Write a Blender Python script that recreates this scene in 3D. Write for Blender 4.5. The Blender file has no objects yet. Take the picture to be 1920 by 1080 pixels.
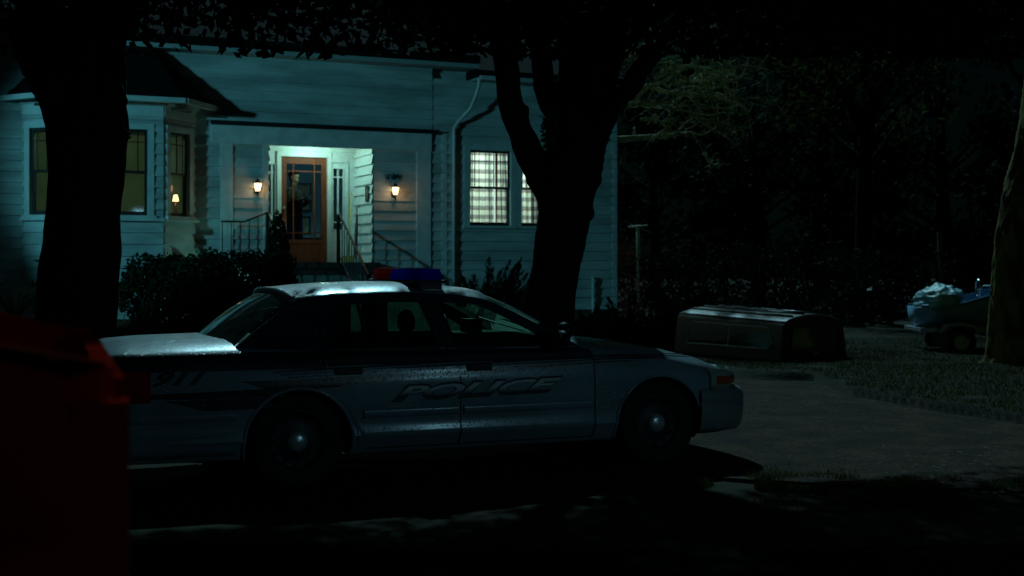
import bpy, bmesh, math, random
from mathutils import Vector, Matrix, noise
from mathutils.geometry import tessellate_polygon
S = bpy.context.scene
COL = S.collection
R = math.radians
F = 2500.0; CH = 1.6            # focal length in photo pixels, camera height
# ------------------------------------------------------------ camera
cam = bpy.data.cameras.new("camera"); camo = bpy.data.objects.new("camera", cam); COL.objects.link(camo)
camo.location = (0, 0, CH); camo.rotation_euler = (R(90), 0, 0)
cam.sensor_width = 36; cam.lens = F / 1920 * 36; cam.shift_y = -40 / 1920
cam.clip_start = .05; cam.clip_end = 400
cam.dof.use_dof = True; cam.dof.focus_distance = 11.5; cam.dof.aperture_fstop = 2.2
S.camera = camo
# ------------------------------------------------------------ world, moon, exposure
W_ = bpy.data.worlds.new("World"); S.world = W_; W_.use_nodes = True
nt = W_.node_tree; bg = nt.nodes['Background']
sky = nt.nodes.new('ShaderNodeTexSky'); sky.sky_type = 'NISHITA'; sky.sun_disc = False
MOON_AZ = math.atan2(-.09, .995)      # horizontal direction to the moon, behind and a little left
MOON_EL = R(41)
sky.sun_elevation = MOON_EL; sky.sun_rotation = MOON_AZ
tint = nt.nodes.new('ShaderNodeMix'); tint.data_type = 'RGBA'; tint.blend_type = 'MULTIPLY'
tint.inputs['Factor'].default_value = 1; tint.inputs[7].default_value = (.22, 1.0, .85, 1)
nt.links.new(sky.outputs[0], tint.inputs[6]); nt.links.new(tint.outputs[2], bg.inputs[0])
bg.inputs[1].default_value = 0.00022
sun = bpy.data.lights.new("moon", 'SUN'); suno = bpy.data.objects.new("moon", sun); COL.objects.link(suno)
sun.energy = 1.15; sun.angle = R(.9); sun.color = (.42, .88, 1.0)
md = Vector((math.sin(MOON_AZ) * math.cos(MOON_EL), math.cos(MOON_AZ) * math.cos(MOON_EL), math.sin(MOON_EL)))
suno.rotation_euler = md.to_track_quat('Z', 'Y').to_euler()
S.view_settings.view_transform = 'Standard'; S.view_settings.look = 'None'
S.view_settings.exposure = 0; S.view_settings.gamma = 1
S.cycles.use_denoising = True
S.cycles.max_bounces = 8; S.cycles.transparent_max_bounces = 24
S.cycles.sample_clamp_indirect = 2.0
S.cycles.caustics_reflective = False; S.cycles.caustics_refractive = False

# ------------------------------------------------------------ helpers
def PX(px, py, Y): return Vector(((px - 960) / F * Y, Y, CH + (500 - py) / F * Y))

class MB:
    def __init__(s): s.v = []; s.f = []; s.m = []
    def add(s, vs, fs, mi=0):
        b = len(s.v); s.v += [tuple(v) for v in vs]; s.f += [tuple(b + i for i in f) for f in fs]; s.m += [mi] * len(fs); return s
    def box(s, a, b, mi=0, M=None):
        x0, y0, z0 = a; x1, y1, z1 = b
        vs = [Vector(p) for p in ((x0,y0,z0),(x1,y0,z0),(x1,y1,z0),(x0,y1,z0),(x0,y0,z1),(x1,y0,z1),(x1,y1,z1),(x0,y1,z1))]
        if M: vs = [M @ v for v in vs]
        return s.add(vs, [(0,3,2,1),(4,5,6,7),(0,1,5,4),(1,2,6,5),(2,3,7,6),(3,0,4,7)], mi)
    def tube(s, pts, rad, n=8, mi=0, cap=True):
        pts = [Vector(p) for p in pts]
        if not hasattr(rad, '__len__'): rad = [rad] * len(pts)
        vs = []; fs = []; prev = None
        for i, p in enumerate(pts):
            t = (pts[min(i+1, len(pts)-1)] - pts[max(i-1, 0)])
            t = t.normalized() if t.length > 1e-9 else Vector((0,0,1))
            if prev is None:
                a = t.orthogonal().normalized()
            else:
                a = prev - t * prev.dot(t); a = a.normalized() if a.length > 1e-6 else t.orthogonal().normalized()
            prev = a; b = t.cross(a)
            for k in range(n):
                an = 2 * math.pi * k / n; vs.append(p + (a * math.cos(an) + b * math.sin(an)) * rad[i])
        for i in range(len(pts) - 1):
            for k in range(n):
                k2 = (k + 1) % n; fs.append((i*n+k, i*n+k2, (i+1)*n+k2, (i+1)*n+k))
        if cap: fs.append(tuple(range(n-1, -1, -1))); fs.append(tuple((len(pts)-1)*n + k for k in range(n)))
        return s.add(vs, fs, mi)
    def lathe(s, prof, origin=(0,0,0), axis='z', n=24, mi=0):
        vs = []; fs = []; o = Vector(origin)
        for r, h in prof:
            for k in range(n):
                a = 2 * math.pi * k / n; c, d = r * math.cos(a), r * math.sin(a)
                vs.append(o + (Vector((c, d, h)) if axis == 'z' else Vector((c, h, d))))
        for i in range(len(prof) - 1):
            for k in range(n):
                k2 = (k + 1) % n; q = (i*n+k, i*n+k2, (i+1)*n+k2, (i+1)*n+k)
                fs.append(q if axis == 'z' else q[::-1])
        return s.add(vs, fs, mi)
    def sphere(s, c, r, n=16, m=10, sc=(1,1,1), mi=0):
        vs = []; fs = []; c = Vector(c)
        for i in range(m + 1):
            t = math.pi * i / m
            for k in range(n):
                a = 2 * math.pi * k / n
                vs.append(c + Vector((r*sc[0]*math.sin(t)*math.cos(a), r*sc[1]*math.sin(t)*math.sin(a), r*sc[2]*math.cos(t))))
        for i in range(m):
            for k in range(n):
                k2 = (k+1) % n; fs.append((i*n+k, (i+1)*n+k, (i+1)*n+k2, i*n+k2))
        return s.add(vs, fs, mi)
    def grid(s, fn, nu, nv, mi=0, flip=False):
        vs = [fn(i / nu, j / nv) for j in range(nv + 1) for i in range(nu + 1)]; fs = []
        for j in range(nv):
            for i in range(nu):
                a = j*(nu+1)+i; q = (a, a+1, a+nu+2, a+nu+1); fs.append(q[::-1] if flip else q)
        return s.add(vs, fs, mi)
    def prism(s, poly, y0, y1, mi=0, holes=(), fy=None):
        """poly in (x,z); extruded in y; fy(x,z) adds to y"""
        loops = [[Vector((p[0], p[1], 0)) for p in poly]] + [[Vector((p[0], p[1], 0)) for p in h] for h in holes]
        tris = tessellate_polygon(loops); flat = [p for l in loops for p in l]; n = len(flat)
        g = (lambda x, z: 0) if fy is None else fy
        vs = [(p.x, y0 + g(p.x, p.y), p.y) for p in flat] + [(p.x, y1 + g(p.x, p.y), p.y) for p in flat]
        fs = [tuple(t) for t in tris] + [tuple(n + i for i in t[::-1]) for t in tris]
        b = 0
        for l in loops:
            k = len(l)
            for i in range(k):
                j = (i + 1) % k; fs.append((b+i, b+j, n+b+j, n+b+i))
            b += k
        return s.add(vs, fs, mi)
    def build(s, name, mats, parent=None, smooth=False, angle=None):
        me = bpy.data.meshes.new(name); me.from_pydata([tuple(v) for v in s.v], [], s.f)
        if not isinstance(mats, (list, tuple)): mats = [mats]
        for m in mats: me.materials.append(m)
        if len(mats) > 1: me.polygons.foreach_set('material_index', s.m)
        if smooth: me.polygons.foreach_set('use_smooth', [True] * len(me.polygons))
        me.update()
        if angle:
            bm = bmesh.new(); bm.from_mesh(me); bmesh.ops.recalc_face_normals(bm, faces=bm.faces)
            for e in bm.edges:
                if len(e.link_faces) == 2 and e.calc_face_angle(0) > R(angle): e.smooth = False
            for f_ in bm.faces: f_.smooth = True
            bm.to_mesh(me); bm.free()
        o = bpy.data.objects.new(name, me); COL.objects.link(o)
        if parent: o.parent = parent
        return o

def tag(o, label=None, cat=None, group=None, kind=None):
    if label: o['label'] = label
    if cat: o['category'] = cat
    if group: o['group'] = group
    if kind: o['kind'] = kind
    return o
def thing(name, label, cat, loc=(0,0,0), rz=0, group=None):
    o = bpy.data.objects.new(name, None); COL.objects.link(o); o.empty_display_size = .1
    o.location = loc; o.rotation_euler = (0, 0, rz); return tag(o, label, cat, group)
def bake(o, keep_smooth=True):
    """apply the modifiers of o to its mesh"""
    dg = bpy.context.evaluated_depsgraph_get(); dg.update()
    me = bpy.data.meshes.new_from_object(o.evaluated_get(dg)); old = o.data; o.modifiers.clear(); o.data = me
    return o
def fuse(o, voxel, smooth=2, noise_amt=0, noise_scale=1, seed=0, mat=None):
    m = o.modifiers.new('r', 'REMESH'); m.mode = 'VOXEL'; m.voxel_size = voxel; m.use_smooth_shade = True
    if smooth: q = o.modifiers.new('s', 'SMOOTH'); q.iterations = smooth; q.factor = .5
    bake(o)
    if noise_amt:
        me = o.data; off = Vector((seed * 7.1, seed * 3.3, 0))
        for v in me.vertices:
            p = v.co * noise_scale + off; p.z *= .35
            d = noise.fractal(p, 1, 2, 4) * noise_amt
            # vertical furrows of bark
            q_ = v.co * noise_scale * 5 + off; q_.z *= .12
            d += abs(noise.noise(q_)) * noise_amt * .6
            v.co += v.normal * d
    if mat and not o.data.materials: o.data.materials.append(mat)
    elif mat: o.data.materials[0] = mat
    for p in o.data.polygons: p.use_smooth = True; p.material_index = 0
    return o

# ------------------------------------------------------------ materials
def mat(name, col, rough=.7, metal=0, col2=None, nscale=8, bump=0, bscale=40, coat=0, spec=.5, stretch=None, emit=None, estr=0, detail=5):
    m = bpy.data.materials.new(name); m.use_nodes = True; n = m.node_tree.nodes; l = m.node_tree.links
    b = n['Principled BSDF']; b.inputs['Base Color'].default_value = (*col, 1)
    b.inputs['Roughness'].default_value = rough; b.inputs['Metallic'].default_value = metal
    b.inputs['Coat Weight'].default_value = coat; b.inputs['Coat Roughness'].default_value = .16
    b.inputs['Specular IOR Level'].default_value = spec
    tc = n.new('ShaderNodeTexCoord'); src = tc.outputs['Object']
    if stretch:
        mp = n.new('ShaderNodeMapping'); mp.inputs['Scale'].default_value = stretch; l.new(src, mp.inputs[0]); src = mp.outputs[0]
    if col2:
        t = n.new('ShaderNodeTexNoise'); t.inputs['Scale'].default_value = nscale; t.inputs['Detail'].default_value = detail; l.new(src, t.inputs['Vector'])
        r = n.new('ShaderNodeValToRGB'); r.color_ramp.elements[0].position = .38; r.color_ramp.elements[1].position = .62
        r.color_ramp.elements[0].color = (*col, 1); r.color_ramp.elements[1].color = (*col2, 1)
        l.new(t.outputs['Fac'], r.inputs[0]); l.new(r.outputs[0], b.inputs['Base Color'])
    if bump:
        t = n.new('ShaderNodeTexNoise'); t.inputs['Scale'].default_value = bscale; t.inputs['Detail'].default_value = 6; l.new(src, t.inputs['Vector'])
        bp = n.new('ShaderNodeBump'); bp.inputs['Strength'].default_value = bump; bp.inputs['Distance'].default_value = .02
        l.new(t.outputs['Fac'], bp.inputs['Height']); l.new(bp.outputs[0], b.inputs['Normal'])
    if emit: b.inputs['Emission Color'].default_value = (*emit, 1); b.inputs['Emission Strength'].default_value = estr
    return m
def glass(name, tint=(.8,.9,.85), gloss=.10, wet=0.0, wscale=120):
    m = bpy.data.materials.new(name); m.use_nodes = True; n = m.node_tree.nodes; l = m.node_tree.links
    n.clear(); out = n.new('ShaderNodeOutputMaterial')
    tr = n.new('ShaderNodeBsdfTransparent'); tr.inputs[0].default_value = (*tint, 1)
    gl = n.new('ShaderNodeBsdfGlossy'); gl.inputs['Roughness'].default_value = .03
    fr = n.new('ShaderNodeFresnel'); fr.inputs[0].default_value = 1.45
    mx = n.new('ShaderNodeMixShader'); l.new(fr.outputs[0], mx.inputs[0]); l.new(tr.outputs[0], mx.inputs[1]); l.new(gl.outputs[0], mx.inputs[2])
    last = mx.outputs[0]
    if wet:
        tc = n.new('ShaderNodeTexCoord'); v = n.new('ShaderNodeTexVoronoi'); v.inputs['Scale'].default_value = wscale
        l.new(tc.outputs['Object'], v.inputs['Vector'])
        r = n.new('ShaderNodeValToRGB'); r.color_ramp.elements[0].position = .12; r.color_ramp.elements[0].color = (.95,)*3 + (1,)
        r.color_ramp.elements[1].position = .32; r.color_ramp.elements[1].color = (.25,)*3 + (1,)
        nz = n.new('ShaderNodeTexNoise'); nz.inputs['Scale'].default_value = 9; l.new(tc.outputs['Object'], nz.inputs['Vector'])
        mu = n.new('ShaderNodeMath'); mu.operation = 'MULTIPLY'; l.new(v.outputs['Distance'], r.inputs[0]); l.new(r.outputs[0], mu.inputs[0]); l.new(nz.outputs['Fac'], mu.inputs[1])
        m2 = n.new('ShaderNodeMath'); m2.operation = 'MULTIPLY'; m2.inputs[1].default_value = wet; l.new(mu.outputs[0], m2.inputs[0])
        tl = n.new('ShaderNodeBsdfTranslucent'); tl.inputs[0].default_value = (.55, .9, .75, 1)
        df = n.new('ShaderNodeBsdfDiffuse'); df.inputs[0].default_value = (.5, .8, .7, 1)
        a_ = n.new('ShaderNodeMixShader'); l.new(tl.outputs[0], a_.inputs[1]); l.new(df.outputs[0], a_.inputs[2])
        x = n.new('ShaderNodeMixShader'); l.new(m2.outputs[0], x.inputs[0]); l.new(last, x.inputs[1]); l.new(a_.outputs[0], x.inputs[2]); last = x.outputs[0]
    l.new(last, out.inputs[0]); return m

M = {}
M['siding'] = mat('white_siding', (.56,.59,.58), .6, col2=(.36,.39,.38), nscale=1.1, bump=.3, bscale=30, stretch=(1,1,4), detail=9)
M['trim'] = mat('white_trim', (.62,.65,.64), .5, col2=(.52,.55,.54), nscale=5)
M['sash'] = mat('dark_sash', (.015,.014,.014), .5)
M['found'] = mat('painted_foundation', (.55,.57,.55), .8, col2=(.36,.37,.35), nscale=6, bump=.4, bscale=25)
M['foundr'] = mat('brown_skirting', (.10,.09,.06), .8, col2=(.06,.05,.035), nscale=6)
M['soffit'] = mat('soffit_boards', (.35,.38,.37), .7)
M['wood'] = mat('varnished_door_wood', (.17,.040,.016), .6, col2=(.11,.025,.010), nscale=3, stretch=(8,8,.6), spec=.2)
M['iron'] = mat('black_iron', (.012,.011,.011), .4, .3)
M['step'] = mat('concrete_step', (.20,.21,.19), .85, col2=(.12,.13,.115), nscale=5, bump=.3)
M['stepdk'] = mat('dark_painted_tread', (.03,.03,.028), .6)
M['glass'] = glass('window_glass')
M['carglass'] = glass('car_glass', (.62,.78,.68), wet=.02)
M['wetglass'] = glass('wet_car_glass', (.62,.78,.68), wet=.42)
M['teal'] = mat('blue_hall_wall', (.16,.34,.42), .8)
M['olive'] = mat('olive_room_wall', (.37,.44,.33), .8, col2=(.28,.34,.24), nscale=1.2)
M['carpet'] = mat('room_floor', (.14,.10,.06), .9)
M['cream'] = mat('cream_wall', (.6,.62,.6), .8)
M['bark'] = mat('furrowed_bark', (.026,.017,.011), .95, col2=(.010,.007,.005), nscale=9, stretch=(1,1,.25), bump=1.0, bscale=22, spec=.12)
M['mossbark'] = mat('mossy_bark', (.24,.23,.06), .95, col2=(.10,.065,.025), spec=.1, nscale=5, stretch=(1,1,.5), bump=.9, bscale=18)
M['twig'] = mat('mossy_twigs', (.62,.64,.36), .9, col2=(.22,.22,.12), spec=.1, nscale=12)
def leafmat(name, c, c2, tr=.3):
    m = mat(name, c, .8, col2=c2, nscale=3, spec=.03)
    n = m.node_tree.nodes; l = m.node_tree.links; b = n['Principled BSDF']; out = [k for k in n if k.type == 'OUTPUT_MATERIAL'][0]
    t = n.new('ShaderNodeBsdfTranslucent'); x = n.new('ShaderNodeMixShader'); x.inputs[0].default_value = tr
    src = b.inputs['Base Color'].links[0].from_socket
    l.new(src, t.inputs[0]); l.new(b.outputs[0], x.inputs[1]); l.new(t.outputs[0], x.inputs[2]); l.new(x.outputs[0], out.inputs[0])
    return m
M['hedge'] = leafmat('hedge_leaves', (.018,.032,.014), (.010,.018,.008), .12)
M['juniper'] = leafmat('juniper_needles', (.022,.055,.030), (.012,.030,.016), .15)
M['yard_leaf'] = leafmat('yard_bush_leaves', (.016,.034,.010), (.003,.006,.002), .12)
M['bright_leaf'] = leafmat('lit_leaves', (.085,.115,.030), (.018,.030,.010), .22)  # leaf colour brightened to put light into the clumps
M['far_leaf'] = leafmat('far_leaves', (.004,.009,.003), (.002,.004,.0015), .10)
M['ivy'] = leafmat('ivy_leaves', (.04,.10,.03), (.02,.06,.02), .3)
M['redleaf'] = leafmat('red_leaves', (.16,.035,.02), (.08,.02,.01), .3)
M['chrome'] = mat('chrome', (.75,.78,.78), .12, 1)
M['alu'] = mat('aluminium', (.5,.53,.54), .35, .9)
M['rubber'] = mat('tyre_rubber', (.008,.008,.008), .75)
M['black'] = mat('black_plastic', (.008,.008,.009), .5)
M['interior'] = mat('dark_car_interior', (.010,.011,.012), .8)
M['steel'] = mat('black_steel_wheel', (.030,.030,.032), .5, .2)

# ------------------------------------------------------------ ground
def sst(a, b, x):
    t = max(0, min(1, (x - a) / (b - a))); return t * t * (3 - 2 * t)
def gz(x, y):
    z = .70 * sst(15.5, 21.0, y) * (1 - sst(-4.5, 2.5, x)) + .05 * noise.noise(Vector((x * .3, y * .3, 0))) * sst(11, 15, y)
    z += .13 * sst(0, 1, lawn_in(x, y))
    return z
# edge of the lawn on the right: photo pixels on level ground
EDGE = [(1300,712),(1400,716),(1530,718),(1552,738),(1640,752),(1750,772),(1850,786),(1950,802),(2200,830)]
EDGEW = [((px - 960) / F * (CH * F / (py - 500)), CH * F / (py - 500)) for px, py in EDGE]
def lawn_in(x, y):
    """>0 well behind the lawn edge (metres, in y)"""
    if x < EDGEW[0][0]: return 0
    for (x0, y0), (x1, y1) in zip(EDGEW, EDGEW[1:]):
        if min(x0, x1) <= x <= max(x0, x1) and x1 != x0:
            t = (x - x0) / (x1 - x0); e = y0 + (y1 - y0) * t + .10 * noise.noise(Vector((x * 2.2, 1, 5)))
            return (y - e) * 5.5 * sst(EDGEW[0][0], EDGEW[0][0] + 2.0, x)
    return (y - EDGEW[-1][1]) * 5.5 if x > EDGEW[-1][0] else 0
def axis(segs):
    out = []
    for a, b, s in segs:
        n = max(1, round((b - a) / s)); out += [a + (b - a) * i / n for i in range(n)]
    return out + [segs[-1][1]]
xs = axis([(-120,-30,15),(-30,-8,1),(-8,-1.5,.5),(-1.5,1.6,.12),(1.6,8.4,.05),(8.4,20,.6),(20,120,15)])
ys = axis([(-40,5,3),(5,8,.5),(8,12.6,.12),(12.6,19.6,.05),(19.6,34,.5),(34,60,4),(60,160,20)])
g = MB(); g.v = [(x, y, gz(x, y) + .012 * noise.noise(Vector((x*3, y*3, 2))) * sst(7, 9, y)) for y in ys for x in xs]
nx = len(xs)
for j in range(len(ys) - 1):
    for i in range(nx - 1): g.f.append((j*nx+i, j*nx+i+1, (j+1)*nx+i+1, (j+1)*nx+i)); g.m.append(0)
M['ground'] = mat('wet_soil_and_turf', (.034,.024,.012), .9, col2=(.015,.022,.008), nscale=1.7, bump=.9, bscale=14, detail=8, spec=.08)
tag(g.build('ground', M['ground'], smooth=True), 'dark damp turf and soil around the house', None, None, 'structure')
# gravel drive: a sheet just above the ground
M['gravel'] = mat('packed_gravel', (.072,.040,.023), .9, col2=(.030,.019,.012), nscale=2.2, bump=.9, bscale=110, detail=12, spec=.10)
def speckle(m):
    n = m.node_tree.nodes; l = m.node_tree.links; b = n['Principled BSDF']; src = b.inputs['Base Color'].links[0].from_socket
    tc = n.new('ShaderNodeTexCoord'); v = n.new('ShaderNodeTexVoronoi'); v.inputs['Scale'].default_value = 38; l.new(tc.outputs['Object'], v.inputs['Vector'])
    hs = n.new('ShaderNodeSeparateColor'); l.new(v.outputs['Color'], hs.inputs[0]); mr = n.new('ShaderNodeMapRange'); mr.inputs[3].default_value = .45; mr.inputs[4].default_value = 1.7; l.new(hs.outputs[0], mr.inputs[0])
    x = n.new('ShaderNodeMix'); x.data_type = 'RGBA'; x.blend_type = 'MULTIPLY'; x.inputs['Factor'].default_value = 1; l.new(src, x.inputs[6]); l.new(mr.outputs[0], x.inputs[7]); l.new(x.outputs[2], b.inputs['Base Color'])
speckle(M['gravel'])
def drive_lo(x):      # near edge of the gravel (y as function of x)
    return 10.1 - .33 * (x - 1.2) + .28 * noise.noise(Vector((x * 1.3, 7, 0))) + .08 * noise.noise(Vector((x * 5, 3, 0))) if x > .3 else 10.9 + .2 * noise.noise(Vector((x, 2, 0)))
def drive_hi(x):
    if x < EDGEW[0][0]: return 19.0 - 1.0 * sst(2.2, -2, x) - .6 * sst(2, -3, x)
    for (x0, y0), (x1, y1) in zip(EDGEW, EDGEW[1:]):
        if x0 <= x <= x1: return y0 + (y1 - y0) * (x - x0) / (x1 - x0) - .04
    return EDGEW[-1][1] - .04
g = MB()
def gfn(u, v):
    x = -9 + u * 27; y0, y1 = drive_lo(x), min(drive_hi(x), 19); y1 = max(y1, y0 + .2); y = y0 + (y1 - y0) * v
    return (x, y, gz(x, min(y, y1 - .06)) + .022)
g.grid(gfn, 150, 60)
tag(g.build('gravel_driveway', M['gravel'], smooth=True), 'pale packed gravel drive curving past the car', None, None, 'structure')
g = MB()
g.grid(lambda u, v: (-60 + 120 * u, -30 + v * (30 + 7.6 + .1 * math.sin(u * 60)), .02 * (1 - sst(.9, 1, v)) + .016), 80, 12)
M['asphalt'] = mat('dark_asphalt', (.007,.006,.005), .9, col2=(.004,.004,.003), nscale=3, bump=.6, bscale=90, spec=.05)
tag(g.build('road', M['asphalt'], smooth=True), 'dark street in front of the camera', None, None, 'structure')
random.seed(3)
# small stones on the verge and drive
g = MB()
for i in range(1300):
    if i < 900: x = random.uniform(.6, 4.4); y = 9.2 + random.random() ** 1.3 * 2.6
    else: x = random.uniform(1.5, 8); y = random.uniform(9, 18.5)
    if lawn_in(x, y) > -.2: continue
    r = random.uniform(.006, .024) if i % 9 else random.uniform(.02,.038); n0 = 5
    z = gz(x, y) + .02
    pts = [(x + r * math.cos(a), y + r * math.sin(a) * random.uniform(.6, 1), z) for a in [k * 6.283 / n0 for k in range(n0)]]
    g.add(pts + [(x + r * .2, y, z + r * random.uniform(.22, .45))], [(k, (k+1) % n0, n0) for k in range(n0)])
tag(g.build('loose_stones', mat('pale_stones', (.20,.15,.11), .8, col2=(.09,.065,.05), nscale=7, spec=.1)), 'pale loose stones along the driveway edge', 'gravel', None, 'stuff')
def blades(name, pts, hmin, hmax, m, label, cat='grass'):
    g = MB()
    for x, y, z in pts:
        a = random.uniform(0, 6.283); h = random.uniform(hmin, hmax); w = random.uniform(.003, .007); lx = random.uniform(-.6, .6) * h; ly = random.uniform(-.6, .6) * h
        dx, dy = w * math.cos(a), w * math.sin(a)
        g.add([(x-dx, y-dy, z), (x+dx, y+dy, z), (x+lx, y+ly, z+h)], [(0,1,2)])
    return tag(g.build(name, m), label, cat, None, 'stuff')
M['grass'] = leafmat('grass_blades', (.055,.072,.010), (.024,.028,.006), .35)
pts = []
for i in range(60000):
    x = random.uniform(2.0, 11); y = random.uniform(11.5, 27) if i % 3 else random.uniform(12, 20)
    if lawn_in(x, y) > .9 and noise.noise(Vector((x * .9, y * .9, 0))) > -.45: pts.append((x, y, gz(x, y)))
blades('lawn_grass', pts, .02, .065, M['grass'], 'short dim grass of the lawn at right')
pts = []
for i in range(26000):
    x = random.uniform(.8, 4.2); y = 10.0 - .33 * (x - 1.2) + random.gauss(0, .32)
    if noise.noise(Vector((x * 2.3, y * 2.3, 3))) > .02: pts.append((x, y, gz(x, y)))
for i in range(16000):
    x = random.uniform(-6, .5); y = random.uniform(14, 21.5); pts.append((x, y, gz(x, y)))
blades('verge_grass', pts, .02, .07, M['grass'], 'ragged grass tufts between car and gravel')

# ------------------------------------------------------------ house
HT = R(24)
house = thing('house', 'white clapboard house with bay window, recessed porch and lit windows', 'house', (-3.99, 25.6, 0), HT)
HW = Matrix.Translation((-3.99, 25.6, 0)) @ Matrix.Rotation(HT, 4, 'Z')     # house local -> world
FY = -1.1                                        # local y of the facade plane
class Wall:
    """frame of a wall: start point P, direction d, outward normal n (house local)"""
    def __init__(s, P, Q):
        s.P = Vector((P[0], P[1], 0)); e = Vector((Q[0], Q[1], 0)) - s.P; s.L = e.length; s.d = e.normalized(); s.n = Vector((s.d.y, -s.d.x, 0))
    def pt(s, a, o, z): q = s.P + s.d * a + s.n * o; return (q.x, q.y, z)
    def box(s, mb, a0, a1, o0, o1, z0, z1, mi=0):
        vs = [s.pt(a, o, z) for z in (z0, z1) for a, o in ((a0,o1),(a1,o1),(a1,o0),(a0,o0))]
        mb.add(vs, [(0,3,2,1),(4,5,6,7),(0,1,5,4),(1,2,6,5),(2,3,7,6),(3,0,4,7)], mi)
    def rects(s, a0, a1, z0, z1, holes):
        zs = sorted({z0, z1} | {z for h in holes for z in h[2:] if z0 < z < z1})
        for za, zb in zip(zs, zs[1:]):
            cuts = [(max(h[0], a0), min(h[1], a1)) for h in holes if h[2] < (za+zb)/2 < h[3]]
            cuts = sorted(c for c in cuts if c[1] > c[0]); cur = a0
            for c in cuts:
                if c[0] > cur: yield cur, c[0], za, zb
                cur = max(cur, c[1])
            if cur < a1: yield cur, a1, za, zb
    def siding(s, mb, z0, z1, holes=(), e=.185, a0=0, a1=None, depth=.036):
        a1 = s.L if a1 is None else a1
        z = z0
        while z < z1 - 1e-4:
            zt = min(z + e, z1)
            off = lambda q: .004 + depth * (1 - (q - z) / e)
            for p, q, za, zb in s.rects(a0, a1, z, zt, holes):
                mb.add([s.pt(p, off(za), za), s.pt(q, off(za), za), s.pt(q, off(zb), zb), s.pt(p, off(zb), zb)], [(0,1,2,3)])
                if abs(za - z) < 1e-6: mb.add([s.pt(p, .003, za), s.pt(q, .003, za), s.pt(q, off(za), za), s.pt(p, off(za), za)], [(0,1,2,3)])
            z = zt
    def inner(s, mb, z0, z1, holes=(), o=-.12, a0=0, a1=None):
        for p, q, za, zb in s.rects(a0, s.L if a1 is None else a1, z0, z1, holes):
            mb.add([s.pt(p, o, za), s.pt(p, o, zb), s.pt(q, o, zb), s.pt(q, o, za)], [(0,1,2,3)])
def window(w, a0, a1, z0, z1, mun, casing=.11, sash_in=-.05):
    """window in wall w: casing > sash, pane, sill"""
    mb = MB(); c = casing
    w.box(mb, a0-c, a0, -.11, .045, z0, z1+c); w.box(mb, a1, a1+c, -.11, .045, z0, z1+c); w.box(mb, a0, a1, -.11, .043, z1, z1+c)
    o = mb.build('window', M['trim'], house)
    mb = MB(); w.box(mb, a0-c-.03, a1+c+.03, -.11, .085, z0-.055, z0-.001); mb.build('sill', M['trim'], o)
    mb = MB(); f = .045; zm = (z0 + z1) / 2 + .01; A = sash_in
    for za, zb, oo in ((zm-.02, z1, A+.03), (z0, zm+.02, A)):
        w.box(mb, a0, a0+f, oo-.03, oo, za, zb); w.box(mb, a1-f, a1, oo-.03, oo, za, zb)
        w.box(mb, a0+f, a1-f, oo-.028, oo-.002, zb-f, zb); w.box(mb, a0+f, a1-f, oo-.028, oo-.002, za, za+f*(1.5 if za == z0 else .9))
    wd = a1 - a0
    for t in mun: w.box(mb, a0+wd*t-.009, a0+wd*t+.009, A+.006, A+.022, zm, z1-f)
    w.box(mb, a0+f, a1-f, A+.007, A+.021, z1-.22, z1-.203)
    mb.build('sash', M['sash'], o)
    mb = MB()
    mb.add([w.pt(a0, A+.014, zm), w.pt(a1, A+.014, zm), w.pt(a1, A+.014, z1), w.pt(a0, A+.014, z1)], [(0,1,2,3)])
    mb.add([w.pt(a0, A-.016, z0), w.pt(a1, A-.016, z0), w.pt(a1, A-.016, zm), w.pt(a0, A-.016, zm)], [(0,1,2,3)])
    mb.build('pane', M['glass'], o)
    return o
ZT = 5.28                                   # top of the walls
fac = Wall((-9, FY), (6.19, FY))            # a = u + 9
A_ = lambda u: u + 9
RECESS = (A_(-.97), A_(1.03), 1.68, 3.97)
BAYH = (A_(-5.15), A_(-2.29), 1.30, 4.42)
W1 = (A_(2.97), A_(3.84), 2.40, 3.86); W2 = (A_(4.07), A_(4.94), 2.40, 3.86)
sd = MB()
fac.siding(sd, .80, 3.88, [RECESS, BAYH, W1, W2], a1=A_(2.2))
fac.siding(sd, .80, ZT - .08, [W1, W2], a0=A_(2.2))
fac.siding(sd, 4.22, ZT + .1, [BAYH], a1=A_(2.2))
fac.inner(sd, .3, ZT + .1, [RECESS, BAYH, W1, W2])
sd.add([(-9,FY,3.88),(2.2,FY,3.88),(2.2,FY,4.24),(-9,FY,4.24)], [(0,1,2,3)])
# right end wall, back wall, left end
for P, Q in (((6.19, FY), (6.19, 7)), ((6.19, 7), (-9, 7)), ((-9, 7), (-9, FY))):
    w = Wall(P, Q); w.siding(sd, .6, ZT, e=.37); w.inner(sd, .6, ZT)
sd.build('wall', M['siding'], house)
# recess walls
rb = Wall((-.97, 0), (1.03, 0))
rcm = MB()
wr = Wall((1.03, FY), (1.03, 0)); wr.n = Vector((-1, 0, 0)); wr.siding(rcm, 1.68, 3.97)
rc = MB(); wl = Wall((-.97, FY), (-.97, 0)); wl.n = Vector((1, 0, 0)); wl.siding(rc, 1.68, 3.97)
rc.v += []; off = len(rc.v); rc.add(rcm.v, rcm.f)
DH = (.52, 1.42, 1.68, 3.70); SLl = (.29, .40, 2.05, 3.55); SLr = (1.545, 1.745, 2.32, 3.50)
rb.inner(rc, 1.68, 3.975, [DH, SLl, SLr], o=0); rb.inner(rc, 1.5, 4.4, [DH, SLl, SLr], o=-.09)
rc.build('porch_wall', M['trim'], house)
mb = MB(); mb.box((-.97, FY, 3.96), (1.03, .0, 4.01)); mb.build('porch_ceiling', M['trim'], house)
mb = MB()
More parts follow.
